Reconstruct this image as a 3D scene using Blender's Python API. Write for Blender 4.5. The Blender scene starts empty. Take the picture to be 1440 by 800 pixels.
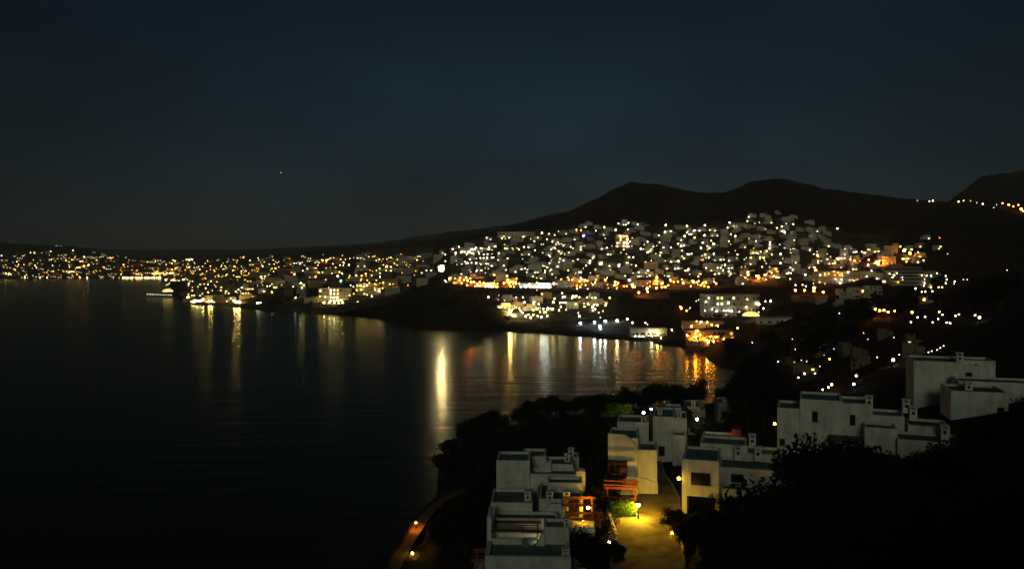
import bpy, bmesh, math, random
import numpy as np
from mathutils import Vector, Matrix, noise as mnoise

R = random.Random(7)
C = bpy.context.scene.collection
SC = bpy.context.scene
F = 1130.0          # focal length in reference pixels (1440 wide)
HZ = 365.0          # horizon row
CAMZ = 60.0         # camera height over the water

def W(px, py, D):
    return Vector(((px - 720) / F * D, D, CAMZ - (py - HZ) / F * D))

# ------------------------------------------------------------------ terrain
FAR = 14000
SEA = [(8, 51.5), (60, 28), (110, 8), (140, -6)]
T = {
 -600: SEA + [(2480,-6),(2515,1),(2700,25),(3000,78),(3400,98),(4200,145),(5200,165),(6500,100)],
 0:   SEA + [(2480,-6),(2515,1),(2700,25),(3000,78),(3400,98),(4200,145),(5200,165),(6500,100)],
 100: SEA + [(2480,-6),(2515,1),(2700,22),(3000,72),(3400,92),(4200,125),(5200,140),(6500,100)],
 165: SEA + [(2490,-6),(2520,1),(2800,18),(3300,60),(4200,75),(5200,120),(6500,100)],
 225: SEA + [(2490,-6),(2520,1),(2800,18),(3300,58),(4200,75),(5200,120),(6500,100)],
 250: SEA + [(1200,-6),(1215,1.5),(1500,4),(2000,10),(2500,20),(3300,50),(4500,80),(5200,126),(6500,100)],
 275: SEA + [(1040,-6),(1060,1.5),(1400,8),(2000,22),(2500,35),(3300,58),(5200,126),(6500,100)],
 330: SEA + [(1000,-6),(1020,1.5),(1120,4),(1400,14),(2000,35),(2500,48),(3300,62),(5200,124),(6500,100)],
 375: SEA + [(920,-6),(945,2),(1000,8),(1200,18),(1600,33),(2000,50),(2600,68),(3300,75),(5200,128),(6500,100)],
 460: SEA + [(860,-6),(885,2),(950,9),(1050,18),(1300,32),(1700,52),(2200,75),(2800,90),(3500,95),(5200,145),(6500,120)],
 530: [(8,51.5),(60,29),(100,13),(136,2),(143,-6),(800,-6),(825,2),(900,12),(1000,22),(1200,36),(1500,54),(1900,75),(2400,95),(3500,110),(5200,165),(6500,140)],
 560: [(8,51.5),(60,31),(100,17),(135,4.2),(158,3.6),(164,-6),(740,-6),(765,2),(840,14),(1000,24),(1200,37),(1500,56),(1900,78),(2400,98),(3500,115),(5200,185),(6500,150)],
 600: [(8,51.5),(60,31),(100,20),(150,4.6),(168,3.6),(188,3.6),(198,-6),(660,-6),(690,3),(750,27),(800,27),(900,24),(1100,40),(1400,66),(1800,85),(2400,110),(3500,130),(5200,220),(6500,170)],
 622: [(8,51.5),(60,31),(100,22),(155,6.4),(176,3.7),(196,3.6),(222,2.5),(240,.8),(248,-6),(658,-6),(686,3),(745,25),(790,26),(860,27),(950,34),(1050,41),(1110,46),(1180,62),(1300,76),(1600,88),(2400,115),(5200,228),(6500,170)],
 640: [(8,51.5),(60,31),(100,23.5),(158,8.5),(183,3.8),(203,3.6),(232,4),(250,1),(258,-6),(655,-6),(682,3),(740,24),(780,26),(830,29),(870,31),(950,45),(1050,70),(1130,82),(1300,88),(1600,88),(2400,120),(5200,235),(6500,170)],
 660: [(8,51.5),(60,31),(100,24),(160,10),(186,4),(205,3.6),(230,6),(260,1),(268,-6),(650,-6),(678,3),(735,20),(780,24),(830,29),(870,32),(950,47),(1050,74),(1130,87),(1300,94),(1600,96),(2400,130),(5200,242),(6500,170)],
 700: [(8,51.5),(50,33),(66,30),(95,29),(130,20),(180,9),(220,9.5),(250,7.5),(275,1),(283,-6),(648,-6),(674,2),(720,14),(770,22),(820,28),(870,33),(960,52),(1060,80),(1150,97),(1300,105),(1700,120),(2600,160),(5200,258),(6500,180)],
 760: [(8,51.5),(50,33),(66,30),(95,29.5),(130,22),(180,14),(230,11.5),(265,8.5),(290,1),(298,-6),(640,-6),(660,2),(690,5),(760,18),(820,27),(870,34),(960,54),(1080,88),(1160,104),(1300,122),(1600,142),(2000,150),(5200,258),(6500,180)],
 800: [(8,51.5),(50,33),(66,30.5),(95,30),(130,24.5),(200,16),(260,10.5),(300,1),(308,-6),(622,-6),(640,2),(680,5),(740,14),(800,24),(860,33),(960,56),(1080,92),(1170,112),(1300,135),(1700,160),(2500,150),(6500,150)],
 840: [(8,51.5),(50,33.5),(66,31.5),(95,32),(130,27.5),(200,18),(265,10),(303,1),(312,-6),(605,-6),(620,2),(660,4),(720,10),(800,23),(860,32),(960,56),(1080,92),(1180,118),(1350,158),(1700,188),(2400,170),(6500,150)],
 856: [(8,51.5),(50,34),(66,33.2),(95,33.6),(130,30),(200,19),(270,9),(305,1),(315,-6),(598,-6),(613,2),(655,4),(715,10),(798,22),(860,32),(960,56),(1080,92),(1180,119),(1350,163),(1700,204),(2350,175),(6500,150)],
 885: [(8,51.5),(50,34.5),(66,33.3),(95,33.7),(130,31),(170,27),(220,17),(290,6),(315,1),(322,-6),(585,-6),(600,1.5),(640,4),(700,10),(790,21),(860,31),(960,55),(1080,92),(1180,120),(1350,170),(1700,227),(2200,180),(6500,150)],
 930: [(8,51.5),(45,37),(66,33.4),(95,33.8),(130,31.5),(170,27),(225,16),(295,5.5),(318,1),(328,-6),(555,-6),(570,1.5),(610,3),(690,10),(790,20),(860,31),(960,55),(1080,90),(1170,115),(1350,160),(1700,218),(2200,170),(6500,150)],
 970: [(8,51.5),(40,40),(60,35),(70,33.7),(95,34),(130,32),(170,27),(230,15),(300,5),(320,1),(332,-6),(520,-6),(535,1.5),(580,5),(680,13),(780,21),(860,31),(960,55),(1080,88),(1160,112),(1350,150),(1700,202),(2200,170),(6500,150)],
 1020:[(8,52),(40,42),(58,37),(72,34.5),(95,34.5),(130,32),(180,26),(240,15),(320,4),(345,1),(355,-6),(425,-6),(455,2),(500,8),(560,10),(680,16),(780,24),(860,33),(960,57),(1080,92),(1160,117),(1350,150),(1750,204),(2200,170),(6500,150)],
 1050:[(8,52),(40,43.5),(60,38),(75,35),(95,35),(130,33),(200,24),(300,12),(400,5),(470,5),(520,9),(600,13),(690,18),(780,26),(860,36),(960,62),(1060,92),(1150,122),(1350,165),(1800,228),(2200,190),(6500,150)],
 1100:[(8,52.5),(40,45),(62,39),(78,35.5),(95,35.5),(130,34),(200,27),(300,19),(400,15),(500,16),(600,20),(700,23),(780,28),(860,38),(960,64),(1060,95),(1150,121),(1350,165),(1800,240),(2300,190),(6500,150)],
 1150:[(8,52.5),(40,46),(60,41),(78,36.2),(95,36),(130,35.5),(200,30),(300,23),(400,20),(500,21),(600,25),(700,28),(780,33),(860,42),(960,62),(1060,88),(1140,104),(1350,155),(1800,222),(2300,190),(6500,150)],
 1200:[(8,52.5),(40,46.5),(60,42),(78,37),(95,36.5),(130,37),(200,33),(300,28),(400,25),(500,26),(600,30),(700,35),(800,44),(900,58),(1000,72),(1100,85),(1350,138),(1800,210),(2300,190),(6500,150)],
 1250:[(8,53),(40,47.5),(60,43),(79,38.3),(100,38.3),(130,39),(200,37),(300,34),(400,31),(500,31),(600,34),(700,40),(800,50),(900,64),(1000,76),(1100,92),(1350,138),(1800,202),(2300,190),(6500,150)],
 1310:[(8,53),(40,48.5),(60,44),(80,39.5),(110,40),(130,40.5),(200,40),(300,38),(400,35),(500,34),(600,35),(700,39),(800,48),(900,62),(1000,80),(1350,142),(1800,192),(2300,190),(6500,150)],
 1335:[(8,53),(40,49),(60,44.5),(80,40),(110,40.3),(130,41),(200,42),(300,39),(400,37),(500,37),(600,38),(700,43),(800,55),(900,68),(1000,88),(1350,145),(1700,180),(1900,178),(2500,245),(6500,200)],
 1380:[(8,53.5),(40,49.5),(60,45),(80,41),(110,41),(130,42),(200,44),(300,42),(400,40),(500,40),(600,41),(750,54),(900,80),(1100,118),(1350,150),(1550,168),(1800,160),(2500,318),(6500,240)],
 1440:[(8,54),(40,50.5),(60,46),(80,42.5),(110,42),(130,43),(200,47),(300,46),(500,44),(700,58),(900,88),(1200,138),(1500,158),(1800,150),(2500,338),(6500,260)],
 2000:[(8,57),(40,58),(60,56),(110,58),(200,66),(500,80),(900,120),(1500,190),(2500,360),(6500,300)],
}
KEYS = sorted(T)
PROF = {k: (np.log(np.array([p[0] for p in T[k]] + [FAR], float)), np.array([p[1] for p in T[k]] + [40.0], float)) for k in KEYS}

def ground(px, D):
    px = min(max(px, KEYS[0]), KEYS[-1])
    i = max(j for j in range(len(KEYS)) if KEYS[j] <= px)
    i = min(i, len(KEYS) - 2)
    a, b = KEYS[i], KEYS[i + 1]
    t = (px - a) / (b - a)
    L = math.log(max(D, 1))
    za = np.interp(L, *PROF[a]); zb = np.interp(L, *PROF[b])
    z = float(za + (zb - za) * t)
    if z > 1.2 and D > 125:
        k = min(1.0, (z - 1.2) / 8) * min(1, (D - 125) / 150)
        X = (px - 720) / F * D
        s = 90.0 if D < 1300 else 160.0
        n = mnoise.fractal(Vector((X / s, D / s, 0.3)), 1.0, 2.0, 4)
        z += k * n * (3.2 if D < 600 else 5.0 if D < 1300 else 9.0)
        if D > 1200:
            n2 = mnoise.fractal(Vector((X / 22, D / 22, 1.3)), 1.0, 2.0, 3)
            z += k * n2 * 1.8
    return z

def gxy(X, Y):
    return ground(720 + F * X / Y, Y)

def hit(px, py, dmin=120, dmax=5000):
    """where the sight line of a pixel meets the land"""
    D = dmin
    while D < dmax:
        z = CAMZ - (py - HZ) / F * D
        g = ground(px, D)
        if g >= z and g > 0.6:
            return D, g
        D *= 1.006
    return None

# ------------------------------------------------------------------ materials
def new_mat(name):
    m = bpy.data.materials.new(name); m.use_nodes = True
    nt = m.node_tree
    return m, nt, nt.nodes['Principled BSDF']

def mat(name, col, rough=.85, var=.25, scale=2.0, spec=.25, bump=0.0, bscale=20, col2=None, metal=0, coords='Object'):
    m, nt, b = new_mat(name)
    b.inputs['Roughness'].default_value = rough
    b.inputs['Specular IOR Level'].default_value = spec
    b.inputs['Metallic'].default_value = metal
    tc = nt.nodes.new('ShaderNodeTexCoord')
    n = nt.nodes.new('ShaderNodeTexNoise'); n.inputs['Scale'].default_value = scale; n.inputs['Detail'].default_value = 6
    nt.links.new(tc.outputs[coords], n.inputs['Vector'])
    r = nt.nodes.new('ShaderNodeValToRGB')
    c2 = col2 or tuple(c * (1 - var) for c in col)
    r.color_ramp.elements[0].position = .32; r.color_ramp.elements[1].position = .68
    r.color_ramp.elements[0].color = (*c2, 1); r.color_ramp.elements[1].color = (*col, 1)
    nt.links.new(n.outputs['Fac'], r.inputs['Fac'])
    nt.links.new(r.outputs['Color'], b.inputs['Base Color'])
    if bump:
        n2 = nt.nodes.new('ShaderNodeTexNoise'); n2.inputs['Scale'].default_value = bscale; n2.inputs['Detail'].default_value = 5
        nt.links.new(tc.outputs[coords], n2.inputs['Vector'])
        bp = nt.nodes.new('ShaderNodeBump'); bp.inputs['Strength'].default_value = bump; bp.inputs['Distance'].default_value = .05
        nt.links.new(n2.outputs['Fac'], bp.inputs['Height']); nt.links.new(bp.outputs['Normal'], b.inputs['Normal'])
    return m

def stucco(name, col):
    """lime-washed plaster: mottling, rain streaks, fine relief"""
    m, nt, b = new_mat(name)
    b.inputs['Roughness'].default_value = .9; b.inputs['Specular IOR Level'].default_value = .15
    tc = nt.nodes.new('ShaderNodeTexCoord')
    n = nt.nodes.new('ShaderNodeTexNoise'); n.inputs['Scale'].default_value = .7; n.inputs['Detail'].default_value = 7; n.inputs['Roughness'].default_value = .65
    nt.links.new(tc.outputs['Object'], n.inputs['Vector'])
    mp = nt.nodes.new('ShaderNodeMapping'); mp.inputs['Scale'].default_value = (1.3, 1.3, .3)
    nt.links.new(tc.outputs['Object'], mp.inputs['Vector'])
    n2 = nt.nodes.new('ShaderNodeTexNoise'); n2.inputs['Scale'].default_value = 1.0; n2.inputs['Detail'].default_value = 4
    nt.links.new(mp.outputs['Vector'], n2.inputs['Vector'])
    mul = nt.nodes.new('ShaderNodeMath'); mul.operation = 'MULTIPLY'
    nt.links.new(n.outputs['Fac'], mul.inputs[0]); nt.links.new(n2.outputs['Fac'], mul.inputs[1])
    r = nt.nodes.new('ShaderNodeValToRGB')
    r.color_ramp.elements[0].position = .08; r.color_ramp.elements[1].position = .36
    r.color_ramp.elements[0].color = (*[c * .58 for c in col], 1); r.color_ramp.elements[1].color = (*col, 1)
    nt.links.new(mul.outputs[0], r.inputs['Fac']); nt.links.new(r.outputs['Color'], b.inputs['Base Color'])
    n3 = nt.nodes.new('ShaderNodeTexNoise'); n3.inputs['Scale'].default_value = 9; n3.inputs['Detail'].default_value = 6
    nt.links.new(tc.outputs['Object'], n3.inputs['Vector'])
    bp = nt.nodes.new('ShaderNodeBump'); bp.inputs['Strength'].default_value = .35; bp.inputs['Distance'].default_value = .04
    nt.links.new(n3.outputs['Fac'], bp.inputs['Height']); nt.links.new(bp.outputs['Normal'], b.inputs['Normal'])
    return m

COL = {'W': (1, .86, .54), 'Y': (1, .68, .18), 'A': (1, .56, .02), 'O': (1, .27, .015), 'R': (1, .12, .015), 'G': (.12, 1, .45),
       'P': (.28, .18, 1), 'B': (.72, .86, 1), 'H': (1, .74, .38), 'L': (.85, .95, .35)}
_em = {}
def emit(col, strength):
    k = (col, strength)
    if k not in _em:
        m = bpy.data.materials.new('glowing_%s_%g' % (col, strength)); m.use_nodes = True
        nt = m.node_tree; b = nt.nodes['Principled BSDF']
        b.inputs['Base Color'].default_value = (.8, .8, .75, 1)
        b.inputs['Emission Color'].default_value = (*COL[col], 1)
        b.inputs['Emission Strength'].default_value = strength
        _em[k] = m
    return _em[k]

M = {
 'white': stucco('white_stucco', (.76, .74, .64)),
 'dim': stucco('weathered_stucco', (.20, .165, .12)),  # stucco darkened so that distant buildings read as barely lit
 'cream': stucco('cream_stucco', (.72, .64, .48)),
 'grey': stucco('grey_stucco', (.46, .46, .43)),
 'ochre': stucco('ochre_stucco', (.62, .42, .22)),
 'roof': mat('roof_membrane', (.15, .22, .20), .9, .35, 1.2, bump=.3, bscale=6),
 'roof_dark': mat('roof_gravel', (.10, .12, .12), .95, .4, 2.5, bump=.4, bscale=14),
 'glass': mat('window_glass', (.015, .017, .02), .15, .3, 1.5, spec=.5),
 'shutter': mat('dark_shutter', (.05, .035, .025), .6, .3, 5),
 'wood': mat('red_brown_timber', (.32, .08, .04), .7, .4, 4, bump=.2),
 'timber': mat('dark_brown_timber', (.10, .04, .025), .7, .4, 4, bump=.2),
 'metal': mat('dark_metal', (.04, .04, .04), .5, .3, 6, metal=.5),
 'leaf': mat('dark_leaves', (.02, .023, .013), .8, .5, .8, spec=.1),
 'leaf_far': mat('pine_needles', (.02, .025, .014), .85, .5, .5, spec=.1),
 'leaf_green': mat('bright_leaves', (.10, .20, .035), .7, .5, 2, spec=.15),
 'bark': mat('bark', (.07, .05, .035), .95, .4, 3, bump=.6),
 'paving': mat('street_paving', (.24, .22, .19), .85, .3, .6, bump=.5, bscale=5),
 'path': mat('path_paving', (.20, .14, .10), .9, .35, .5, bump=.5, bscale=4),
 'concrete': mat('concrete', (.32, .31, .29), .9, .3, .8, bump=.3),
 'stone': mat('rubble_stone', (.13, .085, .055), .95, .5, 1.2, bump=.5, bscale=3),
 'terracotta': mat('terracotta', (.20, .05, .03), .9, .3, 3),
 'hull': mat('boat_hull', (.7, .7, .68), .4, .15, 1),
 'canvas': mat('canvas', (.66, .64, .56), .9, .2, 1),
}

# terrain material: dry soil, scrub patches
def terrain_mat():
    m, nt, b = new_mat('hillside_scrub')
    b.inputs['Roughness'].default_value = .97; b.inputs['Specular IOR Level'].default_value = .05
    g = nt.nodes.new('ShaderNodeNewGeometry')
    def noise(s, d=6):
        n = nt.nodes.new('ShaderNodeTexNoise'); n.inputs['Scale'].default_value = s; n.inputs['Detail'].default_value = d; n.inputs['Roughness'].default_value = .62
        nt.links.new(g.outputs['Position'], n.inputs['Vector']); return n
    n1 = noise(.012); n2 = noise(.11); n3 = noise(.9)
    a = nt.nodes.new('ShaderNodeMath'); a.operation = 'ADD'
    nt.links.new(n1.outputs['Fac'], a.inputs[0]); nt.links.new(n2.outputs['Fac'], a.inputs[1])
    r = nt.nodes.new('ShaderNodeValToRGB')
    e = r.color_ramp.elements
    e[0].position = .78; e[0].color = (.010, .0105, .008, 1)
    e[1].position = 1.18; e[1].color = (.025, .025, .021, 1)
    x = e.new(.98); x.color = (.014, .014, .0115, 1)
    nt.links.new(a.outputs[0], r.inputs['Fac'])
    at = nt.nodes.new('ShaderNodeAttribute'); at.attribute_name = 'built'
    r2 = nt.nodes.new('ShaderNodeValToRGB'); r2.color_ramp.elements[0].position = .4; r2.color_ramp.elements[1].position = .6
    r2.color_ramp.elements[0].color = (.03, .032, .018, 1); r2.color_ramp.elements[1].color = (.19, .155, .11, 1)
    nt.links.new(n2.outputs['Fac'], r2.inputs['Fac'])
    mc = nt.nodes.new('ShaderNodeMix'); mc.data_type = 'RGBA'
    nt.links.new(at.outputs['Fac'], mc.inputs[0]); nt.links.new(r.outputs['Color'], mc.inputs[6]); nt.links.new(r2.outputs['Color'], mc.inputs[7])
    nt.links.new(mc.outputs[2], b.inputs['Base Color'])
    bp = nt.nodes.new('ShaderNodeBump'); bp.inputs['Strength'].default_value = .8; bp.inputs['Distance'].default_value = .6
    nt.links.new(n3.outputs['Fac'], bp.inputs['Height']); nt.links.new(bp.outputs['Normal'], b.inputs['Normal'])
    return m
M['terrain'] = terrain_mat()
def paving_mat():
    m, nt, b = new_mat('street_paving_blocks')
    b.inputs['Roughness'].default_value = .85; b.inputs['Specular IOR Level'].default_value = .2
    g = nt.nodes.new('ShaderNodeNewGeometry')
    br = nt.nodes.new('ShaderNodeTexBrick'); br.inputs['Scale'].default_value = 1.3; br.inputs['Mortar Size'].default_value = .03
    br.inputs['Color1'].default_value = (.33, .29, .24, 1); br.inputs['Color2'].default_value = (.25, .22, .19, 1); br.inputs['Mortar'].default_value = (.09, .08, .07, 1)
    nt.links.new(g.outputs['Position'], br.inputs['Vector'])
    n = nt.nodes.new('ShaderNodeTexNoise'); n.inputs['Scale'].default_value = .45; n.inputs['Detail'].default_value = 6; nt.links.new(g.outputs['Position'], n.inputs['Vector'])
    r = nt.nodes.new('ShaderNodeValToRGB'); r.color_ramp.elements[0].position = .35; r.color_ramp.elements[1].position = .6
    r.color_ramp.elements[0].color = (.45, .43, .40, 1); r.color_ramp.elements[1].color = (1, 1, 1, 1); nt.links.new(n.outputs['Fac'], r.inputs['Fac'])
    mc = nt.nodes.new('ShaderNodeMix'); mc.data_type = 'RGBA'; mc.blend_type = 'MULTIPLY'; mc.inputs[0].default_value = 1
    nt.links.new(br.outputs['Color'], mc.inputs[6]); nt.links.new(r.outputs['Color'], mc.inputs[7]); nt.links.new(mc.outputs[2], b.inputs['Base Color'])
    bp = nt.nodes.new('ShaderNodeBump'); bp.inputs['Strength'].default_value = .5; bp.inputs['Distance'].default_value = .03; bp.invert = True
    nt.links.new(br.outputs['Fac'], bp.inputs['Height']); nt.links.new(bp.outputs['Normal'], b.inputs['Normal'])
    return m
M['paving_blocks'] = paving_mat()

WATER_ROUGH = .2
def water_mat():
    m, nt, b = new_mat('sea_water')
    b.inputs['Base Color'].default_value = (.003, .006, .008, 1)
    b.inputs['Roughness'].default_value = WATER_ROUGH
    b.inputs['IOR'].default_value = 1.33
    g = nt.nodes.new('ShaderNodeNewGeometry')
    def layer(sx, sy, rot, detail):
        mp = nt.nodes.new('ShaderNodeMapping'); mp.inputs['Scale'].default_value = (sx, sy, 1); mp.inputs['Rotation'].default_value = (0, 0, rot)
        nt.links.new(g.outputs['Position'], mp.inputs['Vector'])
        n = nt.nodes.new('ShaderNodeTexNoise'); n.inputs['Scale'].default_value = 1; n.inputs['Detail'].default_value = detail; n.inputs['Roughness'].default_value = .5
        nt.links.new(mp.outputs['Vector'], n.inputs['Vector']); return n
    a = layer(.03, .14, .08, 2); c = layer(.014, .075, -.12, 2)
    m1 = nt.nodes.new('ShaderNodeMath'); m1.operation = 'MULTIPLY'; m1.inputs[1].default_value = .75
    nt.links.new(a.outputs['Fac'], m1.inputs[0])
    # ripples are livelier in the sheltered water off the near cape
    sp = nt.nodes.new('ShaderNodeSeparateXYZ'); nt.links.new(g.outputs['Position'], sp.inputs[0])
    rg = nt.nodes.new('ShaderNodeMapRange'); rg.inputs['From Min'].default_value = 320; rg.inputs['From Max'].default_value = 640; rg.inputs['To Min'].default_value = 1.1; rg.inputs['To Max'].default_value = .12
    nt.links.new(sp.outputs['Y'], rg.inputs['Value'])
    m3 = nt.nodes.new('ShaderNodeMath'); m3.operation = 'MULTIPLY'; nt.links.new(m1.outputs[0], m3.inputs[0]); nt.links.new(rg.outputs[0], m3.inputs[1])
    m2 = nt.nodes.new('ShaderNodeMath'); m2.operation = 'MULTIPLY_ADD'; m2.inputs[1].default_value = .6
    nt.links.new(c.outputs['Fac'], m2.inputs[0]); nt.links.new(m3.outputs[0], m2.inputs[2])
    bp = nt.nodes.new('ShaderNodeBump'); bp.inputs['Strength'].default_value = 1; bp.inputs['Distance'].default_value = .32
    nt.links.new(m2.outputs[0], bp.inputs['Height'])
    # waves hide part of the surface from a low viewpoint: about half of it mirrors
    df = nt.nodes.new('ShaderNodeBsdfDiffuse'); df.inputs['Color'].default_value = (.012, .014, .013, 1)
    gl = nt.nodes.new('ShaderNodeBsdfGlossy'); gl.inputs['Color'].default_value = (.95, 1, .80, 1); gl.inputs['Roughness'].default_value = WATER_ROUGH
    fr = nt.nodes.new('ShaderNodeFresnel'); fr.inputs['IOR'].default_value = 1.33
    nt.links.new(bp.outputs['Normal'], gl.inputs['Normal']); nt.links.new(bp.outputs['Normal'], fr.inputs['Normal'])
    fm = nt.nodes.new('ShaderNodeMath'); fm.operation = 'MULTIPLY'; fm.inputs[1].default_value = .55; nt.links.new(fr.outputs[0], fm.inputs[0])
    mx = nt.nodes.new('ShaderNodeMixShader'); nt.links.new(fm.outputs[0], mx.inputs['Fac']); nt.nodes.remove(b)
    nt.links.new(df.outputs[0], mx.inputs[1]); nt.links.new(gl.outputs[0], mx.inputs[2]); nt.links.new(mx.outputs[0], nt.nodes['Material Output'].inputs['Surface'])
    return m
M['water'] = water_mat()

# ------------------------------------------------------------------ object helpers
def link(name, me, parent=None, loc=(0, 0, 0), rz=0.0):
    o = bpy.data.objects.new(name, me); C.objects.link(o)
    o.location = loc; o.rotation_euler = (0, 0, rz)
    if parent is not None: o.parent = parent
    return o

def mesh(bm, name, mats):
    me = bpy.data.meshes.new(name); bm.to_mesh(me); bm.free()
    for m in (mats if isinstance(mats, (list, tuple)) else [mats]): me.materials.append(m)
    return me

def box(bm, x0, x1, y0, y1, z0, z1, mi=0):
    v = [bm.verts.new(p) for p in ((x0,y0,z0),(x1,y0,z0),(x1,y1,z0),(x0,y1,z0),(x0,y0,z1),(x1,y0,z1),(x1,y1,z1),(x0,y1,z1))]
    for q in ((0,3,2,1),(4,5,6,7),(0,1,5,4),(1,2,6,5),(2,3,7,6),(3,0,4,7)):
        f = bm.faces.new([v[i] for i in q]); f.material_index = mi
    return v

def prism(bm, pts, y0, y1, mi=0):
    """outline in x,z pushed from y0 to y1"""
    a = [bm.verts.new((x, y0, z)) for x, z in pts]; b = [bm.verts.new((x, y1, z)) for x, z in pts]
    bm.faces.new(a).material_index = mi; bm.faces.new(b[::-1]).material_index = mi
    n = len(pts)
    for i in range(n):
        j = (i + 1) % n
        bm.faces.new((a[i], b[i], b[j], a[j])).material_index = mi
    bmesh.ops.recalc_face_normals(bm, faces=bm.faces)

def tube(bm, p, q, r0, r1, n=8, mi=0):
    p, q = Vector(p), Vector(q); d = (q - p).normalized()
    a = d.orthogonal().normalized(); b = d.cross(a)
    A = [bm.verts.new(p + (a * math.cos(t) + b * math.sin(t)) * r0) for t in [2*math.pi*i/n for i in range(n)]]
    B = [bm.verts.new(q + (a * math.cos(t) + b * math.sin(t)) * r1) for t in [2*math.pi*i/n for i in range(n)]]
    for i in range(n):
        f = bm.faces.new((A[i], A[(i+1) % n], B[(i+1) % n], B[i])); f.material_index = mi
    bm.faces.new(A[::-1]).material_index = mi; bm.faces.new(B).material_index = mi

def ball(bm, c, r, sub=2, mi=0, sz=1.0):
    k = len(bm.faces)
    res = bmesh.ops.create_icosphere(bm, subdivisions=sub, radius=r, matrix=Matrix.Translation(c) @ Matrix.Diagonal((1, 1, sz, 1)))
    fs = {f for v in res['verts'] for f in v.link_faces}
    for f in fs: f.material_index = mi; f.smooth = True

THINGS = []
def reg(o, label, cat, group=None, px=0, py=0, rank=True):
    """remember a thing; labels are finished at the end when look-alikes are known"""
    o['category'] = cat
    THINGS.append((o, label, group, px, py, rank))
    return o

def tag(o, label, cat, group=None):
    o['label'] = label; o['category'] = cat
    if group: o['group'] = group
    return o

def struct(o):
    o['kind'] = 'structure'; return o

ZONES = [
 (1285,1500,268,300,'on the high ridge road'), (1310,1500,300,375,'on the bare dark slope'),
 (1040,1170,285,352,'under the second peak'), (930,1040,295,352,'under the saddle between the peaks'),
 (860,930,295,352,'under the rounded peak'), (770,860,295,352,'near the purple lit terrace'),
 (690,770,310,352,'on the shoulder below the mountain'), (600,690,325,376,'on the hill end above the headland'),
 (690,800,352,376,'on the shoulder slope'), (600,700,376,398,'above the orange street beside the headland'),
 (700,800,376,398,'just above the orange street'), (800,880,352,398,'in the dense middle of the hill'),
 (880,960,352,398,'midway up under the rounded peak'), (960,1040,352,398,'midway up under the saddle'),
 (1040,1140,352,398,'midway up under the second peak'),
 (1140,1240,330,400,'beside the amber floodlights'), (1240,1360,330,425,'round the stepped hall'),
 (600,800,398,418,'along the orange street'), (800,1000,398,420,'where the orange street bends inland'),
 (700,870,416,448,'in the yellow garden above the bay'), (1000,1120,385,408,'above the long hotel'),
 (800,950,438,482,'on the bay promenade'), (960,1120,400,462,'round the long hotel'),
 (940,1045,455,500,'on the waterfront restaurant terrace'), (1120,1260,398,430,'behind the long hotel'),
 (1240,1440,420,470,'on the far rim of the valley'), (1030,1440,420,570,'in the dark valley behind the villas'),
 (0,110,320,400,'on the far shore'), (110,205,320,400,'on the far shore near the marina'),
 (200,345,340,372,'on the plain far behind the pier'), (200,345,372,398,'on the plain behind the pier'), (200,262,398,422,'on the pier point'),
 (255,345,398,421,'behind the peninsula waterfront'), (255,345,420,432,'along the peninsula waterfront'),
 (340,440,340,372,'on the town heights'), (440,530,340,372,'on the heights near the green lamp'), (530,620,340,372,'on the road climbing from the town'),
 (340,440,372,412,'in the town behind the cove'), (440,530,372,412,'in the town round the green lamp'), (530,640,372,412,'in the town by the headland'),
 (340,620,405,440,'by the cove below the town'),
]
def zone(px, py):
    for x0, x1, y0, y1, n in ZONES:
        if x0 <= px < x1 and y0 <= py < y1: return n
    return 'beside the dark water'

# ------------------------------------------------------------------ ground, water
def build_ground():
    pxs = list(range(-600, 500, 25)) + list(range(500, 1460, 4)) + list(range(1460, 2001, 30))
    Ds = [3.0]
    while Ds[-1] < FAR:
        d = Ds[-1]
        Ds.append(d * (1.05 if d < 25 else 1.02 if d < 420 else 1.009 if d < 2000 else 1.016))
    vs = []; fs = []
    n = len(Ds)
    for p in pxs:
        for D in Ds:
            vs.append(((p - 720) / F * D, D, ground(p, D)))
    for i in range(len(pxs) - 1):
        for j in range(n - 1):
            a = i * n + j
            fs.append((a, a + n, a + n + 1, a + 1))
    # land behind the viewer
    me = bpy.data.meshes.new('ground'); me.from_pydata(vs, [], fs); me.materials.append(M['terrain'])
    me.polygons.foreach_set('use_smooth', [True] * len(fs))
    def built(p, D):
        if 632 < p < 1265 and 828 < D < 1165: return min(1, (D - 828) / 12, (1165 - D) / 40, (1265 - p) / 30)
        if 690 < p < 870 and 690 < D < 830 and p + (D - 690) * .3 > 715: return .8
        if 262 < p < 610 and D > 880 and D < 2400 and p < 610 - max(0, 1080 - D) * .35: return min(1, (2400 - D) / 300)
        if p <= 262 and 2515 < D < 3300: return .8
        return 0.0
    at = me.attributes.new('built', 'FLOAT', 'POINT')
    at.data.foreach_set('value', [max(0.0, built(p, D)) for p in pxs for D in Ds])
    struct(link('ground', me))
    bm = bmesh.new()
    S = 16000
    v = [bm.verts.new(p) for p in ((-S, 60, 0), (S, 60, 0), (S, S, 0), (-S, S, 0))]
    bm.faces.new(v)
    struct(link('water', mesh(bm, 'water', M['water'])))
    bm = bmesh.new()
    v = [bm.verts.new(p) for p in ((-S, 60, -6.5), (S, 60, -6.5), (S, S, -6.5), (-S, S, -6.5))]
    bm.faces.new(v)
    struct(link('seabed', mesh(bm, 'seabed', M['terrain'])))
build_ground()

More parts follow.
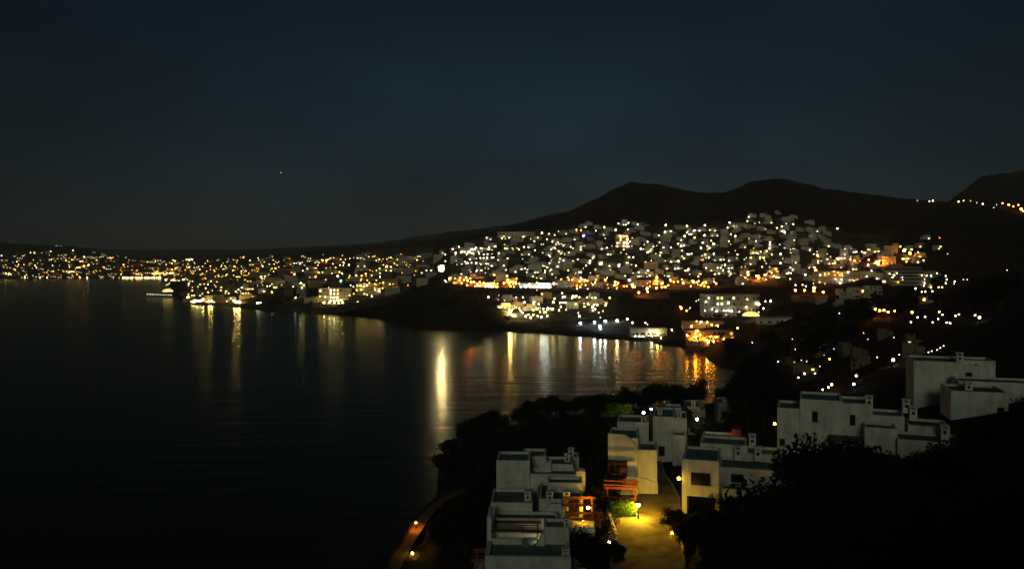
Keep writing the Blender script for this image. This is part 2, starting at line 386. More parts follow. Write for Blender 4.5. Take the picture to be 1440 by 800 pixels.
def strip(name, mat_, left, right, lift=.06, n=40):
    """sheet that follows the ground between two edges given as (px, D)"""
    bm = bmesh.new(); rows = []
    def at(e, t):
        t *= len(e) - 1; i = min(int(t), len(e) - 2); u = t - i
        return e[i][0] + (e[i+1][0] - e[i][0]) * u, e[i][1] + (e[i+1][1] - e[i][1]) * u
    for i in range(n + 1):
        a = at(left, i / n); b = at(right, i / n); row = []
        for j in range(7):
            px = a[0] + (b[0] - a[0]) * j / 6; D = a[1] + (b[1] - a[1]) * j / 6
            row.append(bm.verts.new(((px - 720) / F * D, D, ground(px, D) + lift)))
        rows.append(row)
    for i in range(n):
        for j in range(6):
            bm.faces.new((rows[i][j], rows[i][j+1], rows[i+1][j+1], rows[i+1][j]))
    bmesh.ops.recalc_face_normals(bm, faces=bm.faces)
    return struct(link(name, mesh(bm, name, mat_)))

SL, SR = [(862, 62), (858, 78), (860, 88), (880, 98), (900, 112)], [(966, 62), (958, 76), (955, 88), (935, 98), (925, 112)]
strip('street', M['paving_blocks'], SL, SR, .08)
def kerb(edge, label):
    bm = bmesh.new(); prev = None
    pts = []
    for i in range(len(edge) - 1):
        for k in range(8): pts.append((edge[i][0] + (edge[i+1][0] - edge[i][0]) * k / 8, edge[i][1] + (edge[i+1][1] - edge[i][1]) * k / 8))
    for px, D in pts:
        X = (px - 720) / F * D; z = ground(px, D)
        q = [bm.verts.new(p) for p in ((X - .12, D, z - .3), (X - .12, D, z + .2), (X + .12, D, z + .2), (X + .12, D, z - .3))]
        if prev:
            for a in range(3): bm.faces.new((prev[a], prev[a+1], q[a+1], q[a]))
        prev = q
    bmesh.ops.recalc_face_normals(bm, faces=bm.faces)
    struct(link('kerb', mesh(bm, 'kerb', M['concrete'])))
kerb(SL, ''); kerb(SR, '')

# coastal path: centre line (px, py) at about 3.9 m
def build_path():
    pts = [(541, 830), (552, 805), (564, 780), (580, 755), (594, 732), (610, 713), (632, 699), (660, 689), (700, 681)]
    cl = []
    for px, py in pts:
        D = (CAMZ - 4.0) * F / (py - HZ); cl.append(Vector(((px - 720) / F * D, D)))
    bm = bmesh.new(); rows = []; wall = bmesh.new(); wr = []
    N = 60
    def at(t):
        t *= len(cl) - 1; i = min(int(t), len(cl) - 2); u = t - i
        return cl[i].lerp(cl[i+1], u), (cl[i+1] - cl[i]).normalized()
    for k in range(N + 1):
        p, d = at(k / N); nrm = Vector((-d.y, d.x))
        r = []
        for w in (-1.2, -.6, 0, .6, 1.2):
            q = p + nrm * w; r.append(bm.verts.new((q.x, q.y, 4.3)))
        rows.append(r)
        q0 = p + nrm * 1.2; q1 = p + nrm * 1.5
        wr.append([wall.verts.new((q0.x, q0.y, 2.5)), wall.verts.new((q0.x, q0.y, 4.75)), wall.verts.new((q1.x, q1.y, 4.75)), wall.verts.new((q1.x, q1.y, 0))])
    for k in range(N):
        for j in range(4): bm.faces.new((rows[k][j], rows[k][j+1], rows[k+1][j+1], rows[k+1][j]))
        for j in range(3): wall.faces.new((wr[k][j], wr[k][j+1], wr[k+1][j+1], wr[k+1][j]))
    wall.faces.new(wr[0]); wall.faces.new(wr[-1][::-1])
    bmesh.ops.recalc_face_normals(bm, faces=bm.faces); bmesh.ops.recalc_face_normals(wall, faces=wall.faces)
    struct(link('path', mesh(bm, 'path', M['path'])))
    tag(link('parapet_wall', mesh(wall, 'parapet_wall', M['bark'])), 'low wall along the seaward edge of the coastal path', 'wall')
build_path()

# ------------------------------------------------------------------ vegetation
def crown_mesh(name, n, rx, rz, leaf, seed, mat_, clumps=9, flat=1.0):
    rr = random.Random(seed); bm = bmesh.new()
    cs = []
    for i in range(clumps):
        a = rr.uniform(0, 6.283); q = rr.uniform(.15, .72); h = rr.uniform(-.55, .7)
        cs.append((Vector((math.cos(a) * q * rx, math.sin(a) * q * rx, h * rz)), rr.uniform(.32, .55)))
    cs.append((Vector((0, 0, rz * .15)), .6))
    for i in range(n):
        c, s = rr.choice(cs)
        d = Vector((rr.gauss(0, 1), rr.gauss(0, 1), rr.gauss(0, 1))).normalized() * (rr.random() ** .45)
        p = c + Vector((d.x * rx * s, d.y * rx * s, d.z * rz * s * flat))
        nrm = Vector((rr.gauss(0, 1), rr.gauss(0, 1), rr.gauss(.4, 1))).normalized()
        a = nrm.orthogonal().normalized(); a = Matrix.Rotation(rr.uniform(0, 6.28), 3, nrm) @ a; b = nrm.cross(a)
        L = leaf * rr.uniform(.6, 1.4); w = L * rr.uniform(.35, .6)
        bm.faces.new([bm.verts.new(p + a * L), bm.verts.new(p + b * w), bm.verts.new(p - a * L), bm.verts.new(p - b * w)])
    return mesh(bm, name, mat_)

def trunk_mesh(name, h, r, seed, limbs=5):
    rr = random.Random(seed); bm = bmesh.new()
    p = Vector((0, 0, -.6)); rad = r
    for i in range(4):
        q = Vector((rr.uniform(-.12, .12) * h * .4, rr.uniform(-.12, .12) * h * .4, h * (i + 1) / 4)); tube(bm, p, q, rad, rad * .78, 7); p = q; rad *= .78
        if i > 0:
            for k in range(2):
                a = rr.uniform(0, 6.28); tube(bm, q, q + Vector((math.cos(a), math.sin(a), rr.uniform(.4, .9))) * h * .35, rad * .6, rad * .2, 5)
    return mesh(bm, name, M['bark'])

# unit trees, about 6 m tall; near shrubs about 2.6 m across
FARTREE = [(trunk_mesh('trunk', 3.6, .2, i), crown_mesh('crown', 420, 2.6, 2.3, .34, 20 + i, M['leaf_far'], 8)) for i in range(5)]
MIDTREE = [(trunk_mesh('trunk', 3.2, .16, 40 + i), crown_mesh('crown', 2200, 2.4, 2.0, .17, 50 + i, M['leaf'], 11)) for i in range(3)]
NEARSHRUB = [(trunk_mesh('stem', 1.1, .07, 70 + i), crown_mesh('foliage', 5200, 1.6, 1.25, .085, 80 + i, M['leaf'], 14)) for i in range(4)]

def tree(kind, px, D, s, label, group, cat='tree', sink=0.0, z=None):
    X = (px - 720) / F * D
    g = ground(px, D) if z is None else z
    if kind == 'far': tm, cm = R.choice(FARTREE); nm, h = 'pine_tree', 4.4
    elif kind == 'mid': tm, cm = R.choice(MIDTREE); nm, h = 'olive_tree', 3.7
    else: tm, cm = R.choice(NEARSHRUB); nm, h = 'shrub', 1.45
    o = link(nm, None, None, (X, D, g - sink), R.uniform(0, 6.28)); o.scale = (s * R.uniform(.85, 1.2), s * R.uniform(.85, 1.2), s * R.uniform(.85, 1.15))
    link('stem' if kind == 'near' else 'trunk', tm, o)
    link('foliage' if kind == 'near' else 'crown', cm, o, (0, 0, h))
    reg(o, label, cat, group, px, HZ + (CAMZ - g - h * s) * F / D)
    return o

def scatter(n, kind, p0, p1, d0, d1, s0, s1, label, group, cat='tree', ok=None):
    k = 0; tries = 0
    while k < n and tries < n * 30:
        tries += 1
        px = R.uniform(p0, p1); D = R.uniform(d0, d1)
        if ok and not ok(px, D): continue
        if ground(px, D) < 1.6: continue
        tree(kind, px, D, R.uniform(s0, s1), label, group, cat); k += 1

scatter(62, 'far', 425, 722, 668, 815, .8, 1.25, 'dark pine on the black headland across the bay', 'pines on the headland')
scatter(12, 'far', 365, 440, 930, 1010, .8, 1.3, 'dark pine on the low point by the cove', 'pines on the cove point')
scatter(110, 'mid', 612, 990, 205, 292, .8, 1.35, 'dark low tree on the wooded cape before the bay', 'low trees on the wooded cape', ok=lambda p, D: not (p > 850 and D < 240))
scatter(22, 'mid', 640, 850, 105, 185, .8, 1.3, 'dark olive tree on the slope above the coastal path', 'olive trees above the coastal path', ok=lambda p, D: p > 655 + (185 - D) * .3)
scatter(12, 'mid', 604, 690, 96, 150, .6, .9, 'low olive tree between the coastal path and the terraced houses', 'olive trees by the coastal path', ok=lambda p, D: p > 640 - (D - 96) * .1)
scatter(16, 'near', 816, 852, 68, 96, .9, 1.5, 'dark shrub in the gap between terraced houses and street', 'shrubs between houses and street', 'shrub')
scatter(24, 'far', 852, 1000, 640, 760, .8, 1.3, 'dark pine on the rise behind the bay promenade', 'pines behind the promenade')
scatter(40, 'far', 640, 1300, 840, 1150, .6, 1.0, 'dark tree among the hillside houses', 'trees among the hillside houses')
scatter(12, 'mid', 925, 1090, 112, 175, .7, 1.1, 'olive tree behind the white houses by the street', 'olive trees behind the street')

# shrubs right below the viewer
def near_mass():
    out = [(1000, 835), (1035, 800), (1068, 762), (1098, 722), (1126, 680), (1155, 640), (1195, 642), (1225, 640), (1255, 662), (1282, 652), (1305, 676), (1335, 664), (1368, 652), (1395, 622), (1420, 600), (1448, 572), (1480, 550)]
    lab = 'black shrub on the near hillside below the villas'
    for i, (px, py) in enumerate(out):
        D = R.uniform(37, 44)
        top = CAMZ - (py - HZ) / F * D
        g = ground(px, D)
        s = max(.8, (top - g) / 2.55)
        tree('near', px, D, min(s, 1.7), lab, 'near hillside shrubs', 'shrub', z=max(g, top - 2.6 * min(s, 1.7)) if s > 1.7 else g)
    for i in range(26):
        px = R.uniform(1075, 1460); D = R.uniform(27, 36)
        lim = np.interp(px, [p for p, _ in out], [q for _, q in out])
        g = ground(px, D); top = CAMZ - (lim + R.uniform(18, 60) - HZ) / F * D
        s = (top - g) / 2.6
        if s < .35: s = .35
        tree('near', px, D, min(s, 1.6), 'black shrub at the foot of the picture below the viewpoint', 'shrubs below the viewpoint', 'shrub')
near_mass()

# ------------------------------------------------------------------ lamps
_lm = {}
def lamp_mesh(col, strength, r, h, sub=1, sz=1.0):
    k = (col, strength, round(r, 2), round(h, 1), sub, sz)
    if k not in _lm:
        bm = bmesh.new()
        tube(bm, (0, 0, -1.0), (0, 0, h - r * .9 * sz), max(.06, r * .12), max(.05, r * .1), 5, 0)
        ball(bm, (0, 0, h), r, sub, 1, sz)
        _lm[k] = mesh(bm, 'street_lamp', [M['metal'], emit(col, strength)])
    return _lm[k]

LIGHTS = []   # (px, py, colour, size class)
def lights(x0, y0, sc, s):
    for tok in s.split():
        p = tok.split(','); c = 'W'; k = 1
        if len(p) > 2:
            for ch in p[2]:
                if ch.isdigit(): k = int(ch)
                else: c = ch
        LIGHTS.append((x0 + float(p[0]) / sc, y0 + float(p[1]) / sc, c, k))
# size digits: 0 tiny, 1 normal, 2 large, 3 very large, 4 flood
lights(620,300,8,'1135,230,2 1215,250 1375,228,Y 1410,222,Y 538,305,0 687,293 768,293 830,295 925,282 1010,293,0 1090,295 1052,333 1193,302 1255,332 203,378 455,392 540,380 590,375,0 937,385 762,400 810,422 740,428 760,432 855,395,0 1208,407,0 1258,407 1285,407 1328,357 1380,377 1432,377 33,438 50,470 165,458,2 290,465 320,440 367,462 430,460 482,470 525,470 575,472,0 683,470 722,470 1215,463 1228,500 352,520 445,520 480,520 520,520,2 573,520 318,522,0 680,518 750,525 1047,525 1078,512 258,570,0 305,572 345,572 397,572,2 440,570 487,570 512,580 535,587 572,594 50,548 1370,530 1420,545 1222,575 1293,573 1197,617 1255,635 812,655 845,632 870,634 965,675 1088,670 1175,655 1168,680 1285,686 320,650 145,725 45,768 60,782 700,647,0')
lights(780,300,8,'95,228,Y 133,222,Y 213,212,O 245,212,O 295,215,O 265,285 225,298,0 50,357,0 80,355,0 98,377 155,377 205,405,Y 270,405,Y 300,398,Y 340,398,Y 237,440 265,433 293,433 5,407 557,165,2 718,127 775,125 810,107 830,125 908,130 685,202,2 735,255,Y 775,258,Y 808,258,Y 745,275,Y 825,288 782,328 825,340 850,330 730,330,0 810,375 830,370 770,365,0 776,423 540,400 587,397 630,470 590,473 665,445,0 403,490 428,527 355,558 395,575 355,595 85,525 100,545 143,545 175,560 163,585 10,573 520,575,2 545,575 617,607,2 723,600,2 772,633,2 850,660 915,603,2 605,668,2 945,683,3 580,640,0 820,518,Y 850,520,Y 885,512 153,660 252,657 145,730 5,685 262,768 345,768 515,733,O 590,735,Y 455,795,2 875,748 1045,328 1080,367 970,423,2 1045,457,2 1250,155,2 1243,225,2 1320,215 1172,257 1250,295,2 1220,342 1390,350 1422,380,2 1180,487,2 1230,445,1 1292,525,2 1337,487 1392,560,2 1175,667,2 1150,735,Y3 1390,635 325,265,P3')
lights(940,300,8,'210,153,2 412,142,2 37,215 292,220,2 183,268,2 295,290,2 405,265,2 380,202 465,202 490,195,2 412,333 495,270,0 482,322,Y 510,370,3 108,352 143,380,2 367,411,2 245,487 260,465 57,487 10,525,2 113,558,2 350,520,O 453,518 510,468 587,530 690,120,2 732,150,Y 745,190,2 665,182 662,252 752,265,2 635,328 678,322 632,362 652,377,2 777,473 727,530 635,600,2 612,655,2 585,675 483,657 520,705 513,782,2 193,655,2 225,642,2 425,628 110,635 200,783 337,728 285,795,Y3 903,58 915,92 1123,112 1222,172 1278,212 1310,242,2 1035,255 1015,310 1142,338,2 1137,417,2 1405,140 1383,300 1410,447 955,460,Y 970,455,Y 1040,458,Y 1057,480,Y 1120,460,Y 1162,480,Y 1262,477,2 930,520,Y 973,520,Y 1030,520,Y 1072,520,Y 925,572 1055,620,Y 1260,573,2 1183,655,O 1210,657,O 1162,688 1078,712 1130,740 1258,725 1352,695,2 1413,635 1370,755 850,690 865,735,2 1015,770,O3')
lights(1080,230,4,'390,370,2 410,478 450,480 482,498 528,502 565,518 433,520,2 433,537,2 453,537 308,550,2 393,542,2 280,540,O 580,493,Y 602,495,Y 622,497,Y 628,550 617,580,O4 563,578,2 578,603 745,480,O 715,470,R 765,510,O3 798,525,O3 760,560,O2 780,570,O 885,422,0 965,432,R0 1010,513,0 853,553 875,553 1345,605,0 645,630,0 660,640 690,625,0 718,620 735,630 715,640 690,658 685,668,0 760,617 770,640,0 613,652 920,632 945,630 885,672 870,687 897,652,0 1000,640,Y 1005,660 1000,682 1050,672 1047,682,0 910,695,Y2 960,705,Y 980,705,Y 830,710,2 850,700 865,727 885,727 925,725 785,718,0 1100,657,0 1120,657,0 520,670,2 335,682,2 402,672,2 455,655,0 470,655,0 155,690 195,690 213,695 260,725,O3 537,745,O3 270,620,O2 337,620,O 390,615,O 410,620,O 210,637,2 115,627 125,655 247,587 148,597 880,798,O 908,217 928,218,2 840,215,0 1072,218,2 1100,213,Y 1208,230,2 1140,212,0 1175,222,0 1285,235,0 1270,252,0 1320,242,O 1355,245,O2 1380,255,O 1408,243,O 1425,270,O3 1435,280,O')
lights(1000,380,3.2727,'980,167,O2 590,205,0 845,225,O 925,235,O2 920,250 950,225 985,225 1050,200,Y 1065,215 1045,235 1020,252 1085,255 1100,257 1125,222,Y 1140,215 1215,222,Y 1235,235,2 1070,365,0 1055,375,0 1040,385,0 1000,395,0 1015,390,0 565,372,0 595,375,0 648,383,0 190,340,0 308,430 342,427 415,423,0 365,465 402,508 430,492,2 475,463 478,490 838,435,3 668,507,2 657,550,2 555,548,Y2 540,560,Y 513,570,Y 545,480,O')
lights(620,380,8,'535,322,2 655,295 710,328 848,327 925,320 1023,347 915,400,2 940,385,2 1045,425,Y 1000,445,Y 1040,460,Y 970,440,Y 1100,400 1265,378,Y2 1340,380 1368,380 1400,378 1200,445,2 1230,440 1262,440 780,490,Y4 800,530,Y 835,528 900,475 920,490 955,540,2 1010,545,2 1040,520,Y 1090,525 1130,540,2 985,510,Y 1195,530,Y 1160,490,Y 1180,485,Y 1365,272 1398,312 1370,312 600,207,2 1100,222 1213,220 1330,223,2 1420,185,O 415,165,Y2 500,180,H3 540,175,H3 570,180,H2 900,193,B2 960,185,B3 1000,195,B2 1040,190,B2 1075,190,B2 1130,160,B3 1160,158,B3 1190,160,B3 1155,185,B2 1270,160,2 1315,145,G2 180,140,O 210,150,O 300,165,O2 370,180,O2 340,170,R2 260,150,O 845,165,Y2 850,130,O 880,150,O 640,185,O 710,185,O2 770,180,O 810,185,O')
lights(800,400,8,'188,15,2 270,15,Y 300,20,Y 515,25,2 92,65,2 15,68 213,72 717,20,2 720,65,O2 745,65,O 620,60,R 650,55,R 880,65,3 1045,65,O 980,80,O 60,150,Y 35,160 118,158 205,158 253,175 297,165 85,143 10,220,Y 30,228,Y 218,242,Y2 285,240,Y 320,245,Y 175,270,Y 265,275,2 295,300 268,310 413,243 118,375,2 355,377,0 130,455,B3 288,445,B3 410,437,B3 350,480,B2 355,510,B3 543,427,3 657,412,2 715,445,2 860,445,1 885,460,0 910,543,2 993,547,Y3 957,530,Y 743,582 785,585 820,587 840,588 935,600,2 1255,290,O 1265,318,O2 1325,340,O 1362,285,2 1340,578,O2')
lights(960,400,8,'290,150 210,185,0 180,185,0 152,197,0 257,192,2 510,208,2 720,165,Y 825,215,2 853,218,2 930,205 990,200,2 710,252,Y2 770,295,Y2 908,288,2 845,308,Y 82,283 245,293 327,275 375,298,2 455,293 487,293 515,295 545,300,2 630,308 200,420,Y3 270,422,Y2 150,410,Y 1180,435,2 1210,420 60,577,O2 145,590,O3 275,627,O3 340,637,O2 315,585,O 378,592,O2 465,615,O 550,622,O 485,657,O3 552,665,O3 205,570,O 160,525,O 180,525,O 783,670,0')
lights(340,340,8,'97,213 222,200 283,200,0 310,210,2 345,203 217,238 253,235 310,255 363,255 125,270 160,268 200,265 235,280,2 275,292 290,290 340,303 380,303,2 357,342 75,367,2 15,330 45,333 262,380,Y 290,380,Y 262,423,Y2 210,457 130,470,0 105,475,0 140,495 75,530,Y 105,528,Y 160,535 205,533 235,522 315,507 285,510 20,530,Y2 45,540,Y 50,495,Y 20,565,Y 45,580,Y 65,545,Y 370,475 400,463 440,457,Y 470,455 490,457 537,433 567,460 463,503,2 505,505 540,503 385,512,0 457,328 510,318 470,350 505,353 460,380 592,375,2 600,315 615,232 655,252,2 570,240,0 688,330 755,340,2 768,303 830,343 843,380,2 740,398 770,397 800,398 857,270 835,300 910,228,O2 950,228,O2 980,190 1035,183 993,287 1058,298 1025,255 1000,340,Y 1015,360 1105,235 1105,268 1143,270 1140,210 1150,245 1175,210 1215,190 1205,275,2 1335,175 1380,205 1345,268 1382,268 1080,400,3 1130,370,2 1100,350 985,425 1115,450,G3 1110,480,G 1290,388,2 1215,392 1345,350,2 1375,322 1410,350 1395,378 1425,320 1395,430,Y 1410,492 1375,505 1345,538 1295,545 1255,520 1225,495 1215,600 1260,593 1305,660,2 1250,670,0 1415,600 845,637,2 880,615 943,620 1030,630 1073,630 888,552 1007,555 925,695,Y2 985,692,Y2 1000,685,Y 1040,692,Y2 1090,695,Y 1135,697,Y2 1080,660,Y 1120,658,Y 1170,660,Y 625,430 703,493 745,495 683,518 670,465,L2 250,570,2 338,578,2 72,617 605,647,2 680,640')
lights(480,340,8,'343,430 318,462 290,490 320,350 360,322 395,320 395,300 430,290 450,268 480,262 515,275 500,292 440,322 460,345 412,355 390,370 360,378 435,403,2 505,338 550,350 565,255 598,258 590,232 618,228 645,220 570,285 675,192,2 712,193 710,222 753,190 792,193,2 755,243 678,257 835,170 857,163,2 885,165 945,162,2 840,215,2 855,210 340,200 310,205 380,205 400,190 430,205 375,175 345,170 385,475,O 510,525,Y 475,460,Y 465,520 595,548,2 430,553,2 450,550 295,600,2 343,620,2')
def row(n, x0, y0, x1, y1, c, k, j=.5):
    for i in range(n):
        t = (i + R.uniform(.2, .8)) / n
        LIGHTS.append((x0 + (x1 - x0) * t, y0 + (y1 - y0) * t + R.uniform(-j, j), R.choice(c), R.choice(k)))
def cloud(n, x0, x1, y0, y1, c, k):
    for i in range(n): LIGHTS.append((R.uniform(x0, x1), R.uniform(y0, y1), R.choice(c), R.choice(k)))
row(26, 168, 393.5, 218, 393.5, 'YYW', (1, 1, 2)); row(16, 222, 394, 260, 394, 'YYW', (1, 2)); row(6, 186, 385, 203, 384.5, 'W', (0, 1))
row(13, 213, 385, 246, 385, 'YYW', (1, 2)); row(7, 250, 385, 266, 384, 'Y', (1, 1)); row(10, 88, 367, 125, 363, 'YWH', (0, 1)); row(9, 125, 363, 152, 360, 'LY', (0, 0, 1)); row(6, 152, 361, 165, 368, 'W', (0, 1))
row(6, 68, 366, 84, 366, 'W', (0, 1)); row(5, 1, 384, 17, 387, 'Y', (1, 2)); row(9, 92, 383, 112, 382, 'Y', (1, 1)); row(6, 108, 377, 126, 374, 'YO', (0, 1, 2))
cloud(52, 2, 165, 354, 392, 'WWWYHO', (0, 0, 0, 1)); cloud(72, 165, 340, 366, 392, 'WWYYHO', (0, 0, 1))
cloud(46, 262, 342, 393, 417, 'WYYYH', (0, 1)); row(24, 265, 425, 318, 423, 'WYH', (1, 2, 2), 1.5); cloud(14, 322, 345, 403, 422, 'YW', (0, 1)); row(4, 329, 425, 338, 426, 'Y', (2,))
row(11, 208, 416.5, 240, 413, 'W', (0, 0), .2)
lights(0, 300, 4, '383,373,B3 490,367,B2 265,365,Y 150,350 140,377,B 115,357 225,365 172,223 207,222 425,228 1050,262,2 1065,264,3 1082,263,2 1290,268 1320,310,O2 1125,320,2 1405,268 240,165,B0 270,166,B0 300,170,B0 330,176,B0')

FB = [
 ('hotel', 990, 1068, 414, 446, 14, 'grey', 4, 'long grey hotel of several storeys with greenery above the bay', '........W......Y...', 14, 0, 2.5),
 ('long_building', 1068, 1114, 446, 456, 8, 'white', 1, 'low long white building running out from the hotel', '.....W.', 8, 0, 3),
 ('stepped_hall', 1256, 1310, 376, 404, 7, 'grey', 6, 'broad stepped grey hall like terraces beside clustered lamps', None, 1, 3.2, 3),
 ('street_range', 1150, 1232, 381, 398, 10, 'cream', 2, 'long cream range lit amber below the floodlights', '..O....Y.', 12, 0, 3),
 ('pale_block', 1198, 1212, 404, 420, 10, 'white', 2, 'pale square block beside an orange lamp behind the hotel', None, 3, 0, 3),
 ('pale_block', 1222, 1240, 402, 419, 10, 'white', 3, 'wider pale block standing next to the orange lamp', None, 3, 0, 3),
 ('beach_house', 888, 938, 461, 473, 9, 'grey', 1, 'low beach house with yellow lit terrace on the bay promenade', '.Y...', 9, 0, 3),
 ('villa_range', 962, 1018, 452, 462, 9, 'ochre', 1, 'low range with two bright yellow lamps above the restaurant', '....Y', 8, 0, 3),
 ('restaurant', 968, 1034, 466, 486, 8, 'ochre', 3, 'waterfront restaurant with stacked terraces glowing orange', '..O....', 11, 2.2, 2),
 ('shop_row', 730, 776, 398, 406, 8, 'grey', 1, 'row of shops with cold white lit fronts on the orange street', 'BB.B', 9, 0, 2.6),
 ('shop_row', 668, 700, 397, 406, 8, 'ochre', 1, 'row of shops with warm lit fronts on the orange street', 'HO.H', 7, 0, 3),
 ('orange_lit_house', 897, 915, 394, 404, 8, 'ochre', 1, 'pale house washed orange beside the bend of the street', None, 3, 0, 3),
 ('terrace_block', 866, 884, 330, 348, 9, 'cream', 4, 'tall terrace block with rows of yellow lit windows under the rounded peak', 'Y.WY.', 4, 0, 4),
 ('apartment_block', 700, 752, 326, 334, 9, 'cream', 2, 'long yellowish apartment block on the top of the shoulder', '....Y', 9, 0, 2),
 ('apartment_block', 646, 690, 348, 356, 9, 'white', 2, 'long white apartment block above the headland with lit ground floor', 'W...W', 9, 0, 3),
 ('apartment_block', 417, 430, 398, 420, 12, 'grey', 5, 'dark grey apartment tower beside the cove', None, 4, 0, 3),
 ('apartment_block', 448, 492, 405, 425, 12, 'cream', 4, 'broad cream apartment block lit yellow by the cove', '.Y....W', 9, 0, 4),
 ('apartment_block', 500, 535, 398, 415, 12, 'cream', 3, 'cream apartment block between the cove and the headland', '..Y.', 7, 0, 3),
 ('apartment_block', 536, 560, 392, 406, 12, 'ochre', 3, 'ochre apartment block closest to the headland trees', '.Y..', 5, 0, 3),
]
FBL = {}
def hill_road():
    pts = []
    for px in range(632, 1012, 10):
        py = float(np.interp(px, [632, 700, 800, 900, 1010], [404.5, 407.5, 408.5, 411, 409]))
        h = hit(px, py, 760)
        if h: pts.append((px, h[0]))
    bm = bmesh.new(); wl = bmesh.new(); rows = []; wr = []
    for px, D in pts:
        z = ground(px, D) + 1.2; X = (px - 720) / F
        rows.append([bm.verts.new((X * (D + e), D + e, z)) for e in (-4, 0, 4)])
        wr.append([wl.verts.new((X * (D + e), D + e, zz)) for e, zz in ((-4.05, z - 5), (-4.05, z + .9), (-4.5, z + .9), (-4.5, z - 5))])
    for i in range(len(rows) - 1):
        for j in range(2): bm.faces.new((rows[i][j], rows[i][j+1], rows[i+1][j+1], rows[i+1][j]))
        for j in range(3): wl.faces.new((wr[i][j], wr[i][j+1], wr[i+1][j+1], wr[i+1][j]))
    wl.faces.new(wr[0]); wl.faces.new(wr[-1][::-1])
    bmesh.ops.recalc_face_normals(bm, faces=bm.faces); bmesh.ops.recalc_face_normals(wl, faces=wl.faces)
    struct(link('road', mesh(bm, 'road', M['paving'])))
    tag(link('retaining_wall', mesh(wl, 'retaining_wall', M['stone'])), 'long retaining wall under the orange lit road at the hill foot', 'wall')
    for i, (px, D) in enumerate(pts):
        if R.random() < .8:
            z = ground(px, D) + 1.2 + R.uniform(4, 6); LIGHTS.append((px + R.uniform(-3, 3), HZ + (CAMZ - z) * F / D, 'O', R.choice((1, 1, 2))))
hill_road()
def lot(px0, px1, py0, py1):
    a = []; b = []
    for i in range(6):
        py = py1 + (py0 - py1) * i / 5
        ha = hit(px0, py, 300); hb = hit(px1, py, 300)
        if ha and hb: a.append((px0, ha[0])); b.append((px1, hb[0]))
    strip('road', M['path'], a, b, .5, 16)  # pale sheet added so the ground catches the orange lamplight
    for i in range(4): LIGHTS.append((px0 + (px1 - px0) * (i + .5) / 4, py0 + (py1 - py0) * R.random() - 3, 'O', 2))
lot(1046, 1094, 395, 404); lot(892, 942, 411, 421); lot(1112, 1164, 416, 426); lot(1228, 1252, 447, 455); lot(1160, 1270, 372, 380)
for i in range(len(LIGHTS)):
    px, py, c, k = LIGHTS[i]
    if px < 618 and c in 'WH' and R.random() < .75: LIGHTS[i] = (px, py, R.choice('HYYA'), k)
    elif c == 'W' and py < 420 and R.random() < (.2 if px < 960 else .45): LIGHTS[i] = (px, py, R.choice('HHY'), k)
cloud(110, 168, 345, 374, 396, 'YYAO', (0,)); cloud(70, 2, 168, 362, 391, 'YAOH', (0,)); cloud(60, 345, 600, 362, 400, 'YAAO', (0,)); cloud(60, 2, 168, 352, 391, 'YYHHWO', (0, 0, 0, 1)); cloud(90, 168, 345, 362, 392, 'YYHHO', (0, 0, 0, 1)); cloud(70, 345, 600, 358, 405, 'YHHWO', (0, 0, 0, 1)); cloud(26, 265, 345, 396, 420, 'YYL', (0, 1))
YT = ([640, 690, 720, 770, 800, 860, 900, 930, 980, 1045, 1060, 1100, 1150, 1165, 1200, 1260], [350, 344, 332, 334, 320, 314, 314, 322, 320, 320, 305, 302, 320, 347, 352, 354])
for i in range(150):
    px = R.uniform(635, 1200); py = np.interp(px, *YT) + R.random() * (400 - np.interp(px, *YT)); LIGHTS.append((px, float(py), R.choice('WWWWHY'), R.choice((0, 0, 1))))
cloud(46, 640, 1010, 399, 409, 'OOYO', (0, 1, 1)); cloud(9, 1110, 1310, 470, 522, 'HY', (0,)); cloud(24, 1160, 1330, 345, 398, 'OYH', (0, 1)); row(34, 166, 393.5, 266, 393.5, 'YYH', (1, 1, 2)); row(26, 262, 424, 320, 423, 'YYH', (1, 2), 1.5); row(24, 185, 384, 268, 384, 'YYH', (0, 1)); cloud(130, 640, 1180, 345, 400, 'HYWHY', (0,)); cloud(26, 705, 860, 418, 444, 'YYWL', (0, 1)); cloud(12, 890, 1040, 455, 486, 'OYY', (0, 1))
